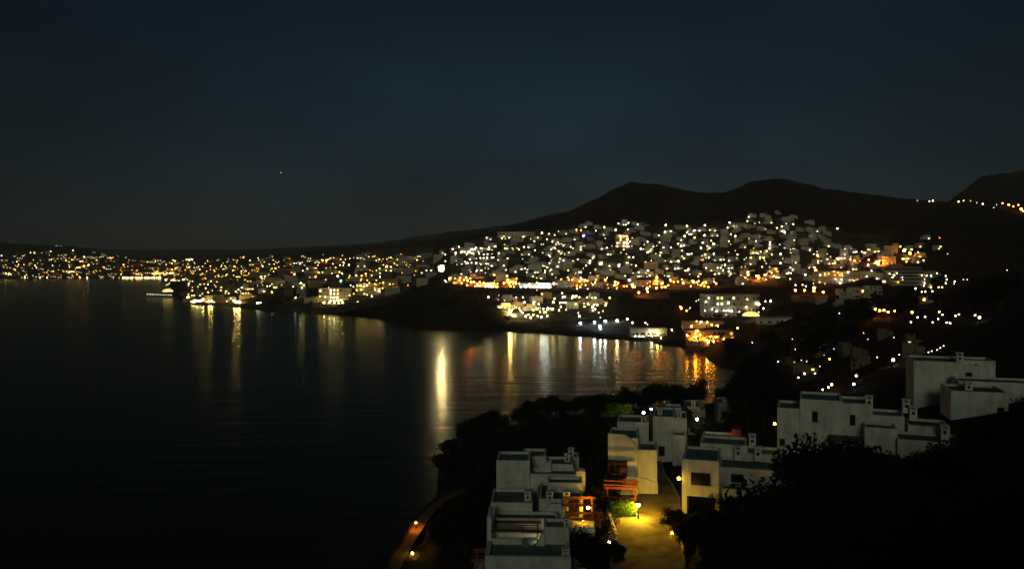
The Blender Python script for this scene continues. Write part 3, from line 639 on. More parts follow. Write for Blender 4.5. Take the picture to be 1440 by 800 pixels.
# --------- small houses of the hillside and of the town
_hm = {}
def house_mesh(v, tone, w):
    k = (v, tone, w)
    if k in _hm: return _hm[k]
    bm = bmesh.new(); d = w * .75
    def block(x0, x1, y0, y1, z1, z0=-4):
        box(bm, x0, x1, y0, y1, z0, z1 - .5, 0)
        for a in ((x0, x1, y0, y0 + .35), (x0, x1, y1 - .35, y1), (x0, x0 + .35, y0 + .35, y1 - .35), (x1 - .35, x1, y0 + .35, y1 - .35)):
            box(bm, *a, z1 - .5, z1, 0)
        box(bm, x0 + .36, x1 - .36, y0 + .36, y1 - .36, z1 - .495, z1 - .42, 1)
    if v == 0:
        block(-w/2, w/2, 0, d, 3.4); block(-w/2 + w*.3, w/2 - .4, d*.3, d - .3, 6.4, 2.8)
    elif v == 1:
        block(-w/2, 0, 0, d, 6.3); block(.01, w/2, d*.2, d, 3.3)
    elif v == 2:
        block(-w/2, w/2, 0, d, 6.2); box(bm, -w*.1, w*.1, d*.4, d*.6, 5.6, 7.4, 0)
    elif v == 3:
        block(-w/2, w*.1, d*.25, d, 6.2); block(w*.1 + .01, w/2, 0, d*.9, 5.0); box(bm, -w/2, w*.08, 0, d*.25 - .01, -4, .9, 0)
    elif v == 4:      # three storeys with slabs
        block(-w/2, w/2, 0, d, 9.2)
        for z in (3, 6): box(bm, -w/2 - .2, w/2 + .2, -1.3, -.005, z, z + .25, 0)
    else:             # long low range
        block(-w*.9, w*.9, 0, d*.6, 3.6); block(-w*.5, w*.5, d*.2, d*.58, 5.8, 3.0)
    for i in range(2):
        cx = (-.28 + .45 * i) * w
        zt = 6.0
        box(bm, cx - .35, cx + .35, d*.62, d*.62 + .7, 3, zt + 1.2 if v < 4 else zt - 1, 0)
    _hm[k] = mesh(bm, 'hillside_house', [M[tone], M['roof_dark']])
    return _hm[k]
VDESC = ['stepped', 'paired', 'square', 'corner', 'tall', 'long']
FRONT = [(0, 3.0), (0, 6), (0, 6), (.01, 4.5), (0, 8.6), (0, 3.2)]
_wm = {}
def pane_mesh(w, h, m):
    k = (w, h, m.name)
    if k not in _wm:
        bm = bmesh.new(); box(bm, -w/2, w/2, -.12, -.003, 0, h)
        _wm[k] = mesh(bm, 'window', m)
    return _wm[k]

HOUSES = []
def small_house(px, py, lit, tone, v, w, grp, strength=14, name='hillside_house', kindword='house', dmin=120, sc=1.0):
    """lit: list of colours of lit windows"""
    h = hit(px, py + 2.0, dmin)
    if not h: return None
    if 606 < px < 634 and py > 366: return None
    if any(q[1] - 4 <= px <= q[2] + 4 and q[3] - 1 <= py <= q[4] + 4 for q in FB): return None
    D, g = h
    P = ((px - 720) / F * D, D)
    for X, Y, ww in HOUSES:
        if (X - P[0])**2 + (Y - P[1])**2 < (.52 * (w + ww))**2: return None
    HOUSES.append((P[0], P[1], w))
    rz = math.atan2(-P[0], P[1]) * .6 + R.uniform(-.4, .4)
    o = link(name, house_mesh(v, tone, w), None, (P[0], P[1], g - .4), rz)
    o.scale = (sc, sc, sc)
    if v == 5: xs = [-.7, -.35, .1, .5, .75]
    elif v == 1: xs = [-.36, -.14]
    elif v == 3: xs = [.2, .38]
    else: xs = [-.32, 0, .32]
    R.shuffle(xs)
    y = 0
    for i, c in enumerate(lit[:len(xs)]):
        ww = R.choice((1.2, 1.6, 2.4)); hh = R.choice((1.1, 1.5)); z = R.choice((.8, .8, 3.8)) if v in (1, 2, 3, 4) else .8
        link('lit_window', pane_mesh(ww, hh, emit(c, strength)), o, (xs[i] * w, y, z))
    if D < 900 and len(lit) < len(xs):
        for q in xs[len(lit):]:
            link('window', pane_mesh(1.2, 1.4, M['glass']), o, (q * w, y, 1.0))
    nl = len(lit[:len(xs)])
    ltxt = ['with dark windows', 'with one lit window', 'with two lit windows', 'with three lit windows'][min(nl, 3)]
    reg(o, '%s %s %s %s %s' % (VDESC[v], tone, kindword, ltxt, grp), kindword, 'houses ' + grp, px, py)
    return o

used = 0
lampreq = []
hill_houses = 0
for i, (px, py, c, k) in enumerate(LIGHTS):
    hill = 618 < px < 1330 and py < 400 and not (px > 1285 and py < 300)
    town = px <= 618
    z = zone(px, py)
    done = False
    hitb = next((n for n, q in enumerate(FB) if q[1] - 1 <= px <= q[2] + 1 and q[3] - 1 <= py <= q[4] + 1), None)
    if hitb is not None:
        FBL.setdefault(hitb, []).append((px, py, c, k)); continue
    if k <= 1 and hill and i % 5 in (0, 2, 4):
        tone = R.choice(('white', 'white', 'white', 'grey', 'cream'))
        n = R.choice((1, 1, 1, 2))
        done = small_house(px, py, [c] * n, tone, R.choice((0, 0, 1, 1, 2, 3)), R.choice((10, 12, 14)), z, 5, sc=.9) is not None
    elif k <= 1 and town and i % 5 in (1, 3):
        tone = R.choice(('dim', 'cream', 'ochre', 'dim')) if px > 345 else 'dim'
        n = R.choice((1, 2, 3))
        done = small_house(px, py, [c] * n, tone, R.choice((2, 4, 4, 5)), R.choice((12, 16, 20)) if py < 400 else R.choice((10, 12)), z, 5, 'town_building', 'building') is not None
    if not done: lampreq.append((px, py, c, k))

# unlit houses filling the slopes
def fill(n, x0, x1, ytop, ybot, tones, vs, ws, name='hillside_house', kindword='house', lit=(), dmin=120, sc=1.0):
    k = 0; t = 0
    while k < n and t < n * 14:
        t += 1
        px = R.uniform(x0, x1); py = R.uniform(np.interp(px, *ytop), np.interp(px, *ybot))
        if small_house(px, py, list(lit), R.choice(tones), R.choice(vs), R.choice(ws), zone(px, py), 3, name, kindword, dmin, sc): k += 1
YT = ([640, 690, 720, 770, 800, 860, 900, 930, 980, 1045, 1060, 1100, 1150, 1165, 1200, 1260], [348, 342, 330, 332, 318, 312, 312, 320, 318, 318, 303, 300, 318, 345, 350, 352])
YB = ([640, 800, 1000, 1100, 1260], [402, 404, 404, 396, 396])
fill(90, 640, 1260, YT, YB, ('white', 'white', 'grey', 'cream'), (0, 1, 2, 3, 0, 1, 4), (10, 12, 14, 16), sc=.95)
fill(16, 1040, 1165, ([1040, 1060, 1100, 1165], [316, 302, 299, 325]), ([1040, 1165], [350, 352]), ('white', 'cream'), (1, 2, 3), (9, 10, 12))
fill(10, 700, 860, ([700, 860], [418, 416]), ([700, 860], [438, 432]), ('cream', 'white', 'ochre'), (0, 2, 5), (9, 11), lit='Y')
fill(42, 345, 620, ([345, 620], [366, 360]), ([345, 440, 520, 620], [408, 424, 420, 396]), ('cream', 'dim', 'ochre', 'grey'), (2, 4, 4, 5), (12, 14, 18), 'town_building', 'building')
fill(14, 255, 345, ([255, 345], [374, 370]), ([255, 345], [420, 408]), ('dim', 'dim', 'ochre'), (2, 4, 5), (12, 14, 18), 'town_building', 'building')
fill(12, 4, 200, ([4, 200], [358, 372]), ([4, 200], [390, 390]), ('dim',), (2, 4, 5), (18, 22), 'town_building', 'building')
fill(8, 1140, 1420, ([1140, 1420], [400, 430]), ([1140, 1420], [425, 470]), ('grey',), (0, 1, 2), (9, 10), dmin=480, sc=.7)
fill(6, 1120, 1290, ([1120, 1290], [478, 472]), ([1120, 1290], [525, 512]), ('dim',), (0, 1, 3), (8, 9), sc=.5)
fill(10, 1110, 1300, ([1110, 1300], [476, 470]), ([1110, 1300], [528, 515]), ('dim',), (0, 1, 3), (9, 10), lit='Y', sc=.42)

# lamps: the 300 that show largest one by one, the rest together
RAD = [.36, .52, .72, 1.0, 1.7]
STR = [10, 22, 36, 55, 90]
SZN = ['tiny', 'small', 'bright', 'large glowing', 'dazzling']
CN = {'W': 'white', 'Y': 'yellow', 'O': 'orange', 'R': 'red', 'G': 'green', 'P': 'purple', 'B': 'cold white', 'H': 'warm white', 'L': 'lime yellow', 'A': 'amber'}
jobs = []
for px, py, c, k in lampreq:
    h = hit(px, py + .8)
    if not h:
        continue
    D, g = h
    r = RAD[k] * max(.35, (D / 900) ** (.85 if D < 1200 else .7))
    hgt = max(CAMZ - (py - HZ) / F * D - g, r + .8)
    jobs.append((r / D * (1 + k), px, py, c, k, D, g, r, hgt))
jobs.sort(reverse=True)
rest = bmesh.new(); slots = []; slot_of = {}
BRIGHT = [(284,300,418,430,6), (325,340,420,430,10), (450,492,420,430,3.5), (708,728,436,446,6), (660,700,396,408,2), (755,775,396,404,3), (812,872,452,468,4), (936,1040,455,500,5.5), (885,945,458,478,3), (700,870,418,448,1.6)]
def boost(px, py):
    for x0, x1, y0, y1, b in BRIGHT:
        if x0 <= px <= x1 and y0 <= py <= y1: return b
    return 1.0
for n, (_, px, py, c, k, D, g, r, hgt) in enumerate(jobs):
    X = (px - 720) / F * D
    s = STR[k] * (2.4 if c in 'OR' else 1.6 if c == 'Y' and py > 416 else 1)
    if px < 345: s *= .85
    elif px < 618: s *= .46
    elif py < 400: s *= .75
    elif px > 1030 and py > 460: s *= .8; r *= .8
    if c in 'OR': r *= 1.3
    s = round(s * boost(px, py), 1)
    if c in 'OR': hgt = max(hgt, 3.5)
    if n < 300:
        o = link('street_lamp', lamp_mesh(c, s, round(r, 1) if r > .5 else round(r, 2), round(hgt, 0) if hgt > 3 else round(hgt, 1)), None, (X, D, g))
        z = zone(px, py)
        reg(o, '%s %s lamp %s' % (SZN[k], CN[c], z), 'lamp', 'lamps ' + z, px, py)
    else:
        key = (c, s)
        if key not in slot_of: slot_of[key] = len(slots); slots.append(emit(c, s))
        ball(rest, (X, D, g + hgt), r, 1, slot_of[key])
if slots:
    o = link('distant_lamps', mesh(rest, 'distant_lamps', slots)); o['kind'] = 'stuff'
    o['label'] = 'many small lamps scattered through the far town'; o['category'] = 'lamps'

# ------------------------------------------------------------------ larger far buildings, placed by pixel and distance
def px_x(px, D): return (px - 720) / F * D
def far_block(name, px0, px1, py0, py1, depth, tone, storeys, label, lit, nwin, step, strength, cat='building', base=6):
    D = hit((px0 + px1) / 2, py1, 300)[0]
    x0, x1 = px_x(px0, D), px_x(px1, D); z1 = CAMZ - (py0 - HZ) / F * D; z0 = CAMZ - (py1 - HZ) / F * D
    cx = (x0 + x1) / 2; w = x1 - x0; hh = (z1 - z0) / storeys
    o = link(name, None, None, (cx, D, z0))
    bm = bmesh.new(); sl = bmesh.new(); rf = bmesh.new()
    for i in range(storeys):
        y = i * step
        box(bm, -w/2, w/2, y, y + depth, i * hh, (i + 1) * hh - .3)
        if i == 0: box(rf, -w/2 + .05, w/2 - .05, .05, depth, -base, -.003)
        box(sl, -w/2 - .3, w/2 + .3, y - 1.5, y - .005 if step == 0 else y + depth, (i + 1) * hh - .295, (i + 1) * hh)
        if step == 0: box(sl, -w/2 - .3, w/2 + .3, y, y + depth, (i + 1) * hh - .295, (i + 1) * hh)
    link('walls', mesh(bm, 'walls', M[tone]), o); link('floor_slabs', mesh(sl, 'floor_slabs', M['grey']), o)
    link('foundation', mesh(rf, 'foundation', M['stone']), o)
    if step > 3:
        for i in range(storeys):
            b = bmesh.new(); box(b, -w * .48, w * .48, i * step - .12, i * step - .005, i * hh + hh * .12, i * hh + hh * .55); link('window', mesh(b, 'window', M['glass']), o)
    for i in range(storeys if step < 3 else 0):
        for j in range(nwin):
            xx = -w/2 + w * (j + .5) / nwin
            c = None
            if lit: c = lit[(i * 7 + j * 3 + (j * j) % 5) % len(lit)]
            if c in (None, '.'):
                if R.random() < .45: continue
                xx += R.uniform(-.3, .3)
                link('window', pane_mesh(R.choice((1.0, 1.5, 2.4)), min(R.choice((1.3, 1.8)), hh * .6), M['glass']), o, (xx, i * step, i * hh + hh * .15))
            else: link('lit_window', pane_mesh(1.6, min(1.8, hh * .6), emit(c, strength)), o, (xx, i * step, i * hh + hh * .15))
    for (px, py, c, k) in FBL.get(next(n for n, q in enumerate(FB) if q[8] == label), []):
        zz = CAMZ - (py - HZ) / F * D - z0; i = max(0, min(storeys - 1, int(zz / hh)))
        r = RAD[k] * (D / 900) ** .85 * .9
        b = bmesh.new(); ball(b, (0, 0, 0), max(r, .3), 1)
        link('terrace_lamp', mesh(b, 'terrace_lamp', emit(c, round(STR[k] * (1.6 if c in 'OR' else 1) * boost(px, py), 1))), o, (px_x(px, D) - cx, i * step - 1.9, zz))
    tag(o, label, cat)
    return o
for q in FB: far_block(*q)

# yellow canopy by the hotel and the dome on the pier point
def canopy(px, py, D, r, h, col, s, label):
    X = px_x(px, D); z = CAMZ - (py - HZ) / F * D
    bm = bmesh.new(); bmesh.ops.create_uvsphere(bm, u_segments=20, v_segments=10, radius=r, matrix=Matrix.Diagonal((1, 1, h / r, 1)))
    bmesh.ops.delete(bm, geom=[v for v in bm.verts if v.co.z < -.01], context='VERTS')
    o = link('canopy', None, None, (X, D, z)); link('cover', mesh(bm, 'cover', emit(col, s)), o)
    p = bmesh.new()
    for i in range(8):
        a = i * math.pi / 4; tube(p, (math.cos(a) * r * .97, math.sin(a) * r * .97, -3.5), (math.cos(a) * r * .97, math.sin(a) * r * .97, 0.1), .12, .12, 6)
    link('frame', mesh(p, 'frame', M['metal']), o)
    tag(o, label, 'canopy'); return o
canopy(1056, 444, 620, 6.5, 3.2, 'Y', 1.6, 'domed canopy glowing bright yellow below the hotel')
canopy(236, 410, 1290, 8, 4, 'Y', 2.5, 'domed tent glowing yellow on the pier point')

# the pier
def pier():
    bm = bmesh.new()
    a = W(206, 418, 1280); b = W(250, 416, 1240)
    n = 14
    for i in range(n):
        p = a.lerp(b, i / n); q = a.lerp(b, (i + 1) / n)
        box(bm, p.x, q.x - .05, p.y - 4, p.y + 4, .6, 1.4)
        tube(bm, (p.x + 1, p.y - 3, -6), (p.x + 1, p.y - 3, .65), .3, .3, 6)
    tag(link('pier', mesh(bm, 'pier', M['concrete'])), 'long low pier with a string of small white lamps', 'pier')
    for i in range(10):
        p = a.lerp(b, (i + .5) / 12)
        o = link('pier_lamp', lamp_mesh('W', 9, .42, 3.5), None, (p.x, p.y, 1.4))
        reg(o, 'small white lamp standing on the long pier', 'lamp', 'lamps on the pier', 208 + i * 3.4, 415)
pier()

# lit passenger boat
def boat():
    P = W(367, 431, 1015); o = link('passenger_boat', None, None, (P.x, P.y, 0), .1)
    bm = bmesh.new()
    n = 9; rows = []
    for i in range(n):
        t = i / (n - 1); x = -7 + 14 * t; w = 2.2 * (1 - max(0, (t - .55) / .45) ** 2) + .05; top = 1.5 + .8 * max(0, t - .5)
        rows.append([bm.verts.new((x, -w, top)), bm.verts.new((x, -w * .7, -.5)), bm.verts.new((x, w * .7, -.5)), bm.verts.new((x, w, top))])
    for i in range(n - 1):
        for j in range(3): bm.faces.new((rows[i][j], rows[i][j+1], rows[i+1][j+1], rows[i+1][j]))
        bm.faces.new((rows[i][3], rows[i][0], rows[i+1][0], rows[i+1][3]))
    bm.faces.new(rows[0]); bm.faces.new(rows[-1][::-1]); bmesh.ops.recalc_face_normals(bm, faces=bm.faces)
    link('hull', mesh(bm, 'hull', M['hull']), o)
    bm = bmesh.new(); box(bm, -6, 3.2, -1.6, 1.6, 1.5, 3.9); box(bm, -5.5, 2, -1.5, 1.5, 3.91, 6.2); box(bm, -5.8, 2.5, -1.9, 1.9, 6.205, 6.4)
    link('cabin', mesh(bm, 'cabin', M['hull']), o)
    for i in range(4): link('lit_window', pane_mesh(1.5, 1.2, emit('W', 18)), o, (-4.8 + i * 2.1, -1.6, 2.2))
    for i in range(4): link('lit_window', pane_mesh(1.4, 1.3, emit('W', 18)), o, (-4.4 + i * 1.8, -1.5, 4.5))
    bm = bmesh.new(); tube(bm, (0, 0, 6.4), (0, 0, 10), .08, .05, 6); link('mast', mesh(bm, 'mast', M['metal']), o)
    tag(o, 'passenger boat with two rows of lit windows near the cove', 'boat')
boat()

# the floodlight above the headland whose glitter reaches furthest over the water
def flood():
    D = 748; g = ground(621, D)
    z = CAMZ - (377 - HZ) / F * D
    o = link('floodlight', None, None, (px_x(621, D), D, g))
    bm = bmesh.new(); tube(bm, (0, 1.2, -1), (0, 1.2, z - g), .35, .22, 8); link('mast', mesh(bm, 'mast', M['metal']), o)
    bm = bmesh.new(); ball(bm, (0, 0, 0), 1.0, 2, 0, 2.4); link('lamp_head', mesh(bm, 'lamp_head', emit('H', 800)), o, (0, 0, z - g))
    bm = bmesh.new(); box(bm, -3, 3, -4.2, 1.4, -3.4, -3.2); box(bm, -3, -2.85, -2.4, 1.4, -3.19, 2.9); box(bm, 2.85, 3, -2.4, 1.4, -3.19, 2.9); box(bm, -3, 3, 1.41, 1.55, -3.19, 2.9); box(bm, -3, 3, -2.6, 1.55, 2.91, 3.1)
    link('hood', mesh(bm, 'hood', M['metal']), o, (0, 0, z - g))  # baffle added to keep the lamp from lighting the headland below
    tag(o, 'dazzling tall floodlight above the tip of the dark headland', 'floodlight')
flood()

# a star or planet low in the sky
bm = bmesh.new(); ball(bm, (0, 0, 0), 5.5, 2, 0)
tag(link('star', mesh(bm, 'star', emit('W', 1.6)), None, W(395, 243, 11000)), 'single faint star in the dark blue sky', 'star')

# ------------------------------------------------------------------ near houses
class House:
    """a house whose front wall starts at a pixel and distance and is turned by `ang` (right end nearer)"""
    def __init__(s, name, px, D, ang, zb, label):
        s.a = math.radians(ang); s.O = Vector((px_x(px, D), D)); s.zb = zb
        s.root = link(name, None, None, (s.O.x, s.O.y, zb), -s.a)
        tag(s.root, label, 'house'); s.w = bmesh.new(); s.r = []
    def y_at(s, x, t): return s.O.y - x * math.sin(s.a) + t * math.cos(s.a)
    def x(s, px, t=0.0):
        k = (px - 720) / F; Ox = s.O.x + t * math.sin(s.a); Oy = s.O.y + t * math.cos(s.a)
        return (k * Oy - Ox) / (math.cos(s.a) + k * math.sin(s.a))
    def z(s, py, x, t=0.0): return CAMZ - (py - HZ) / F * s.y_at(x, t) - s.zb
    def part(s, name, bm, m, parent=None, loc=(0, 0, 0)): return link(name, mesh(bm, name, m), parent or s.root, loc)
    def block(s, x0, x1, t0, t1, z1, z0=-3.0, par=.32, th=.22, roof='roof'):
        b = s.w
        box(b, x0, x1, t0, t1, z0, z1 - par)
        for q in ((x0, x1, t0, t0 + th), (x0, x1, t1 - th, t1), (x0, x0 + th, t0 + th, t1 - th), (x1 - th, x1, t0 + th, t1 - th)): box(b, *q, z1 - par, z1)
        rf = bmesh.new(); box(rf, x0 + th + .004, x1 - th - .004, t0 + th + .004, t1 - th - .004, z1 - par + .004, z1 - par + .05)
        s.part('roof', rf, M[roof])
    def chimney(s, x, t, z, w=.75, h=1.0, hole=True):
        w *= .9; h *= .88
        b = bmesh.new(); box(b, -w/2, w/2, -w/2, w/2, -.4, h * .72)
        for sx in (-1, 1): box(b, sx * w * .5 - (0 if sx < 0 else .14), sx * w * .5 + (.14 if sx < 0 else 0), -w/2, w/2, h * .72, h)
        box(b, -w/2 - .05, w/2 + .05, -w/2 - .05, w/2 + .05, h, h + .1)
        c = s.part('chimney', b, M['white'], None, (x, t, z))
        if hole:
            b = bmesh.new(); box(b, -w * .2, w * .2, -w/2 - .006, -w/2 + .05, h * .22, h * .55); s.part('flue_opening', b, M['glass'], c)
    def window(s, x0, x1, z0, z1, t, panes=2, fm='shutter'):
        fr = bmesh.new(); e = .07
        box(fr, x0, x1, t - .05, t - .003, z0, z0 + e); box(fr, x0, x1, t - .05, t - .003, z1 - e, z1)
        for i in range(panes + 1):
            xx = x0 + (x1 - x0 - e) * i / panes; box(fr, xx, xx + e, t - .05, t - .003, z0 + e + .001, z1 - e - .001)
        w = s.part('window', fr, M[fm])
        for i in range(panes):
            xa = x0 + (x1 - x0 - e) * i / panes + e + .001; xb = x0 + (x1 - x0 - e) * (i + 1) / panes - .001
            p = bmesh.new(); box(p, xa, xb, t - .025, t - .004, z0 + e + .001, z1 - e - .001); s.part('pane', p, M['glass'], w)
        sl = bmesh.new(); box(sl, x0 - .1, x1 + .1, t - .14, t - .003, z0 - .09, z0 - .001); s.part('sill', sl, M['white'], w)
    def pergola(s, x0, x1, t0, t1, z, n=6, zb=0.0, m='wood', along='x'):
        b = bmesh.new()
        for xx in (x0, x1 - .14):
            for tt in (t0, t1 - .14): box(b, xx, xx + .14, tt, tt + .14, zb, z - .001)
        for tt in (t0, t1 - .14): box(b, x0 - .25, x1 + .25, tt, tt + .14, z, z + .18)
        for i in range(n):
            if along == 'y':
                xx = x0 + (x1 - x0 - .1) * i / (n - 1); box(b, xx, xx + .1, t0 - .2, t1 + .2, z + .181, z + .25)
            else:
                tt = t0 + (t1 - t0 - .1) * i / (n - 1); box(b, x0 - .2, x1 + .2, tt, tt + .08, z + .181, z + .24)
        return s.part('pergola', b, M[m])
    def wall_lamp(s, x, t, z, col='Y', st=300, r=.13):
        b = bmesh.new(); ball(b, (0, 0, 0), r, 2, 0); l = s.part('wall_lamp', b, emit(col, st), None, (x, t, z))
        b = bmesh.new(); box(b, -.04, .04, 0, .3, -r - .06, -r - .01); s.part('bracket', b, M['metal'], l)
    def done(s, m='white'): s.part('walls', s.w, M[m])

# --- terraced house at the far end of the row above the sea
def row_a():
    h = House('terraced_house', 698, 86, 3, 31, 'terraced white house with a tall blank tower wall, furthest along the sea row')
    x1 = h.x(745); zt = h.z(647, 0); x2 = h.x(811)
    h.block(0, x1, 0, 4.2, zt)
    z2 = h.z(668, x2); h.block(x1 + .003, x2, .35, 3.0, z2)
    z3 = h.z(652, x2, 3.2); h.block(h.x(768, 3.2), h.x(806, 3.2), 3.005, 6.5, z3)
    h.block(h.x(735, 4.3), h.x(768, 4.3) - .004, 4.205, 8.0, h.z(641, x1, 4.3))
    h.block(h.x(800, 6.6), h.x(808, 6.6) + .5, 6.505, 9.0, h.z(641, x2, 7))
    b = h.w; prism(b, [(h.x(750), z2 - .3), (h.x(775), z2 - .3), (h.x(775), z2 + 1.1)], 2.2, 2.45)
    h.block(x2 + .003, x2 + .95, .8, 2.0, h.z(662, x2, .8))
    h.chimney(h.x(764, 4.6), 4.7, h.z(652, x1, 4.6), .7, .95); h.chimney(h.x(803, 7), 7.4, h.z(641, x2, 7), .7, .9); h.chimney(h.x(798, 4), 5.5, z3 - .3, .65, .9)
    h.window(h.x(757), h.x(768), z2 - 2.4, z2 - 1.2, .35)
    h.done()
row_a()
# --- second unit with a lit pergola
def row_b():
    h = House('terraced_house', 758, 80, 3, 30.6, 'terraced white house with yellow lit pergola terrace and two chimneys on the roof edge')
    x2 = h.x(820); zt = h.z(701, 0)
    h.block(0, x2, 0, 6.0, zt, roof='roof_dark')
    h.block(h.x(770, 3.5), h.x(819, 3.5), 3.2, 5.7, zt + .75, zt - .3)
    h.chimney(h.x(773), .5, zt - .3, .75, 1.0); h.chimney(h.x(797), .5, zt - .3, .75, 1.0)
    # lit terrace in front
    xa, xb = h.x(793, -3.2), h.x(838, -3.2); zf = h.z(744, xa, -3.2)
    box(h.w, xa, xb, -3.2, -.005, -3, zf)
    box(h.w, xa, xb, -3.2, -3.05, zf + .001, zf + .35)
    h.pergola(xa + .1, xb - .2, -3.0, -.4, zf + 2.15, 5, zf)
    box(h.w, h.x(789), h.x(793), -2.6, -.006, -3, zf + 2.0)
    h.wall_lamp(h.x(827, -1.2), -1.2, zf + 1.5, 'A', 400, .14)
    h.window(h.x(800), h.x(815), zf + .2, zf + 1.9, 0, 2)
    # lower red pergola stepping down towards the street
    x3, x4 = h.x(797, -5.2), h.x(845, -5.2); z2 = h.z(741, x3, -5.4)
    box(h.w, x3, h.x(836, -5.2), -5.6, -3.21, -3, z2)
    h.pergola(x3 + .05, x4, -5.4, -3.5, h.z(731, x3, -5.4), 4, z2)
    h.wall_lamp(h.x(820, -4), -4.2, z2 + .35, 'A', 60, .1)
    b = bmesh.new(); zb = h.z(706, 0, -.3); box(b, h.x(775), h.x(822), -.42, -.3, zb - .16, zb); h.part('beam', b, M['wood'])
    # sloped stair wall towards the sea
    prism(h.w, [(h.x(745, -1), -3), (h.x(790, -1), -3), (h.x(790, -1), h.z(707, 1, -1)), (h.x(776, -1), h.z(707, 1, -1)), (h.x(745, -1), h.z(729, 0, -1))], -1.2, -.95)
    h.done()
row_b()
def row_c():
    h = House('terraced_house', 687, 75, 2, 29.8, 'terraced white house with a dark pergola and one bright lamp beside a sloped stair wall')
    x2 = h.x(785); zt = h.z(722, 0)
    h.block(0, h.x(748), 3.2, 8.0, h.z(706, 0, 3.2) , roof='roof')
    h.block(h.x(693), x2, 1.0, 3.19, h.z(728, 0, 1.0), roof='roof_dark')
    box(h.w, 0, h.x(692.5), -2.2, .99, -3, h.z(720, 0, -1))
    zp = h.z(745, 0, -1.6)
    h.pergola(h.x(695, -1.8), h.x(757, -1.8), -1.8, .8, zp - .1, 5, -1.0, 'timber')
    h.wall_lamp(h.x(757, -1.2), -1.5, h.z(758, h.x(757), -1.5), 'H', 26, .14)
    h.window(h.x(706), h.x(728), -.4, 1.2, 1.0, 3)
    box(h.w, h.x(692.5) + .01, h.x(735), -2.2, -2.0, -3, h.z(756, 0, -2.1))
    h.chimney(h.x(742, 5), 5, h.z(706, 0, 4), .7, .9)
    h.done()
row_c()
def row_d():
    h = House('terraced_house', 682, 69, 2, 28.5, 'terraced white house with a wide dark roof behind a pale parapet, closest to the viewer')
    x2 = h.x(803); zt = h.z(783, 0)
    h.block(0, x2, 0, 6.2, zt + .1, par=.4, th=.35, roof='roof')
    h.block(h.x(765, 4.5), h.x(800, 4.5), 4.0, 6.6, zt + 1.3, zt - .4)
    prism(h.w, [(h.x(752, 4), zt - .35), (h.x(766, 4), zt - .35), (h.x(766, 4), zt + 1.2)], 3.6, 4.2)
    h.block(h.x(690, 5), h.x(735, 5), 5.4, 6.9, zt + .5, zt - .4)
    h.chimney(h.x(803) - .45, .7, zt - .3, .7, 1.0); h.chimney(h.x(797, 5), 5.2, zt + 1.0, .6, .8)
    h.window(h.x(700), h.x(725), zt - 2.8, zt - 1.3, 0, 2)
    # small lit terrace on the sea side
    xa = h.x(664); box(h.w, xa, -.004, .5, 3.5, -3, h.z(806, 0))
    h.pergola(xa + .1, -.15, .6, 3.3, h.z(790, 0, .6), 4, h.z(806, 0) , 'wood')
    h.wall_lamp(h.x(674, 1.8), 2.2, h.z(798, 0, 2), 'O', 160, .12)
    h.done()
row_d()

# --- house at the head of the street with the curved stair wall
def street_house():
    h = House('street_house', 855, 90, 10, 33.4, 'white house with a descending curved wall and red timber balcony beside the lit street')
    x2 = h.x(897)
    pts = [(0, h.z(645, 0)), (0, h.z(609, 0)), (h.x(878), h.z(611, h.x(878)))]
    for i in range(1, 7):
        t = i / 6; px = 878 + 19 * t; pts.append((h.x(px), h.z(611 + 21 * t ** 1.5, h.x(px))))
    pts.append((x2, h.z(650, x2)))
    prism(h.w, pts[::-1], 0, .35)
    h.block(.01, x2 - .01, .36, 6.0, h.z(612, 0, .4) - .2)
    h.block(h.x(868, 6.1), h.x(912, 6.1), 6.01, 10.5, h.z(592, 0, 6) , roof='roof')
    h.block(x2 + .003, h.x(924, 1.2), 1.2, 5.6, h.z(632, x2, 1.2))
    # rounded foot of the stair tower
    prism(h.w, [(x2 + .004 + .28 * i, -2) for i in (0, 8)] + [(x2 + 2.2 - 2.2 * math.sin(t * math.pi / 12), 3.2 - 2.6 * math.cos(t * math.pi / 12) * .6) for t in range(0, 7)][:1] + [(x2 + .004, 2.2)], .9, 1.19)
    # timber storey below
    b = bmesh.new(); box(b, .02, h.x(882), -1.3, -.004, h.z(668, 0), h.z(646, 0)); 
    bal = h.part('balcony', b, M['timber'])
    h.window(h.x(857, -1.31), h.x(873, -1.31), h.z(665, 0, -1.3), h.z(651, 0, -1.3), -1.305, 2, 'timber')
    # stacked red pergola beams to the street
    z0 = h.z(700, 0, -4)
    h.pergola(.1, h.x(894, -4.4), -4.4, -1.4, h.z(684, 0, -4.2) - .15, 6, -.6)
    b = bmesh.new()
    for i, py in enumerate((674, 680, 697)):
        zz = h.z(py, 0, -4.6); box(b, -.2, h.x(895, -4.6), -4.7, -4.6, zz - .14, zz)
    h.part('beam', b, M['wood'])
    h.chimney(h.x(905, 7), 8, h.z(592, 0, 7) - .3, .7, .9)
    h.wall_lamp(h.x(894, .75), .75, h.z(670, h.x(894), .75), 'A', 75, .17)
    h.done()
street_house()

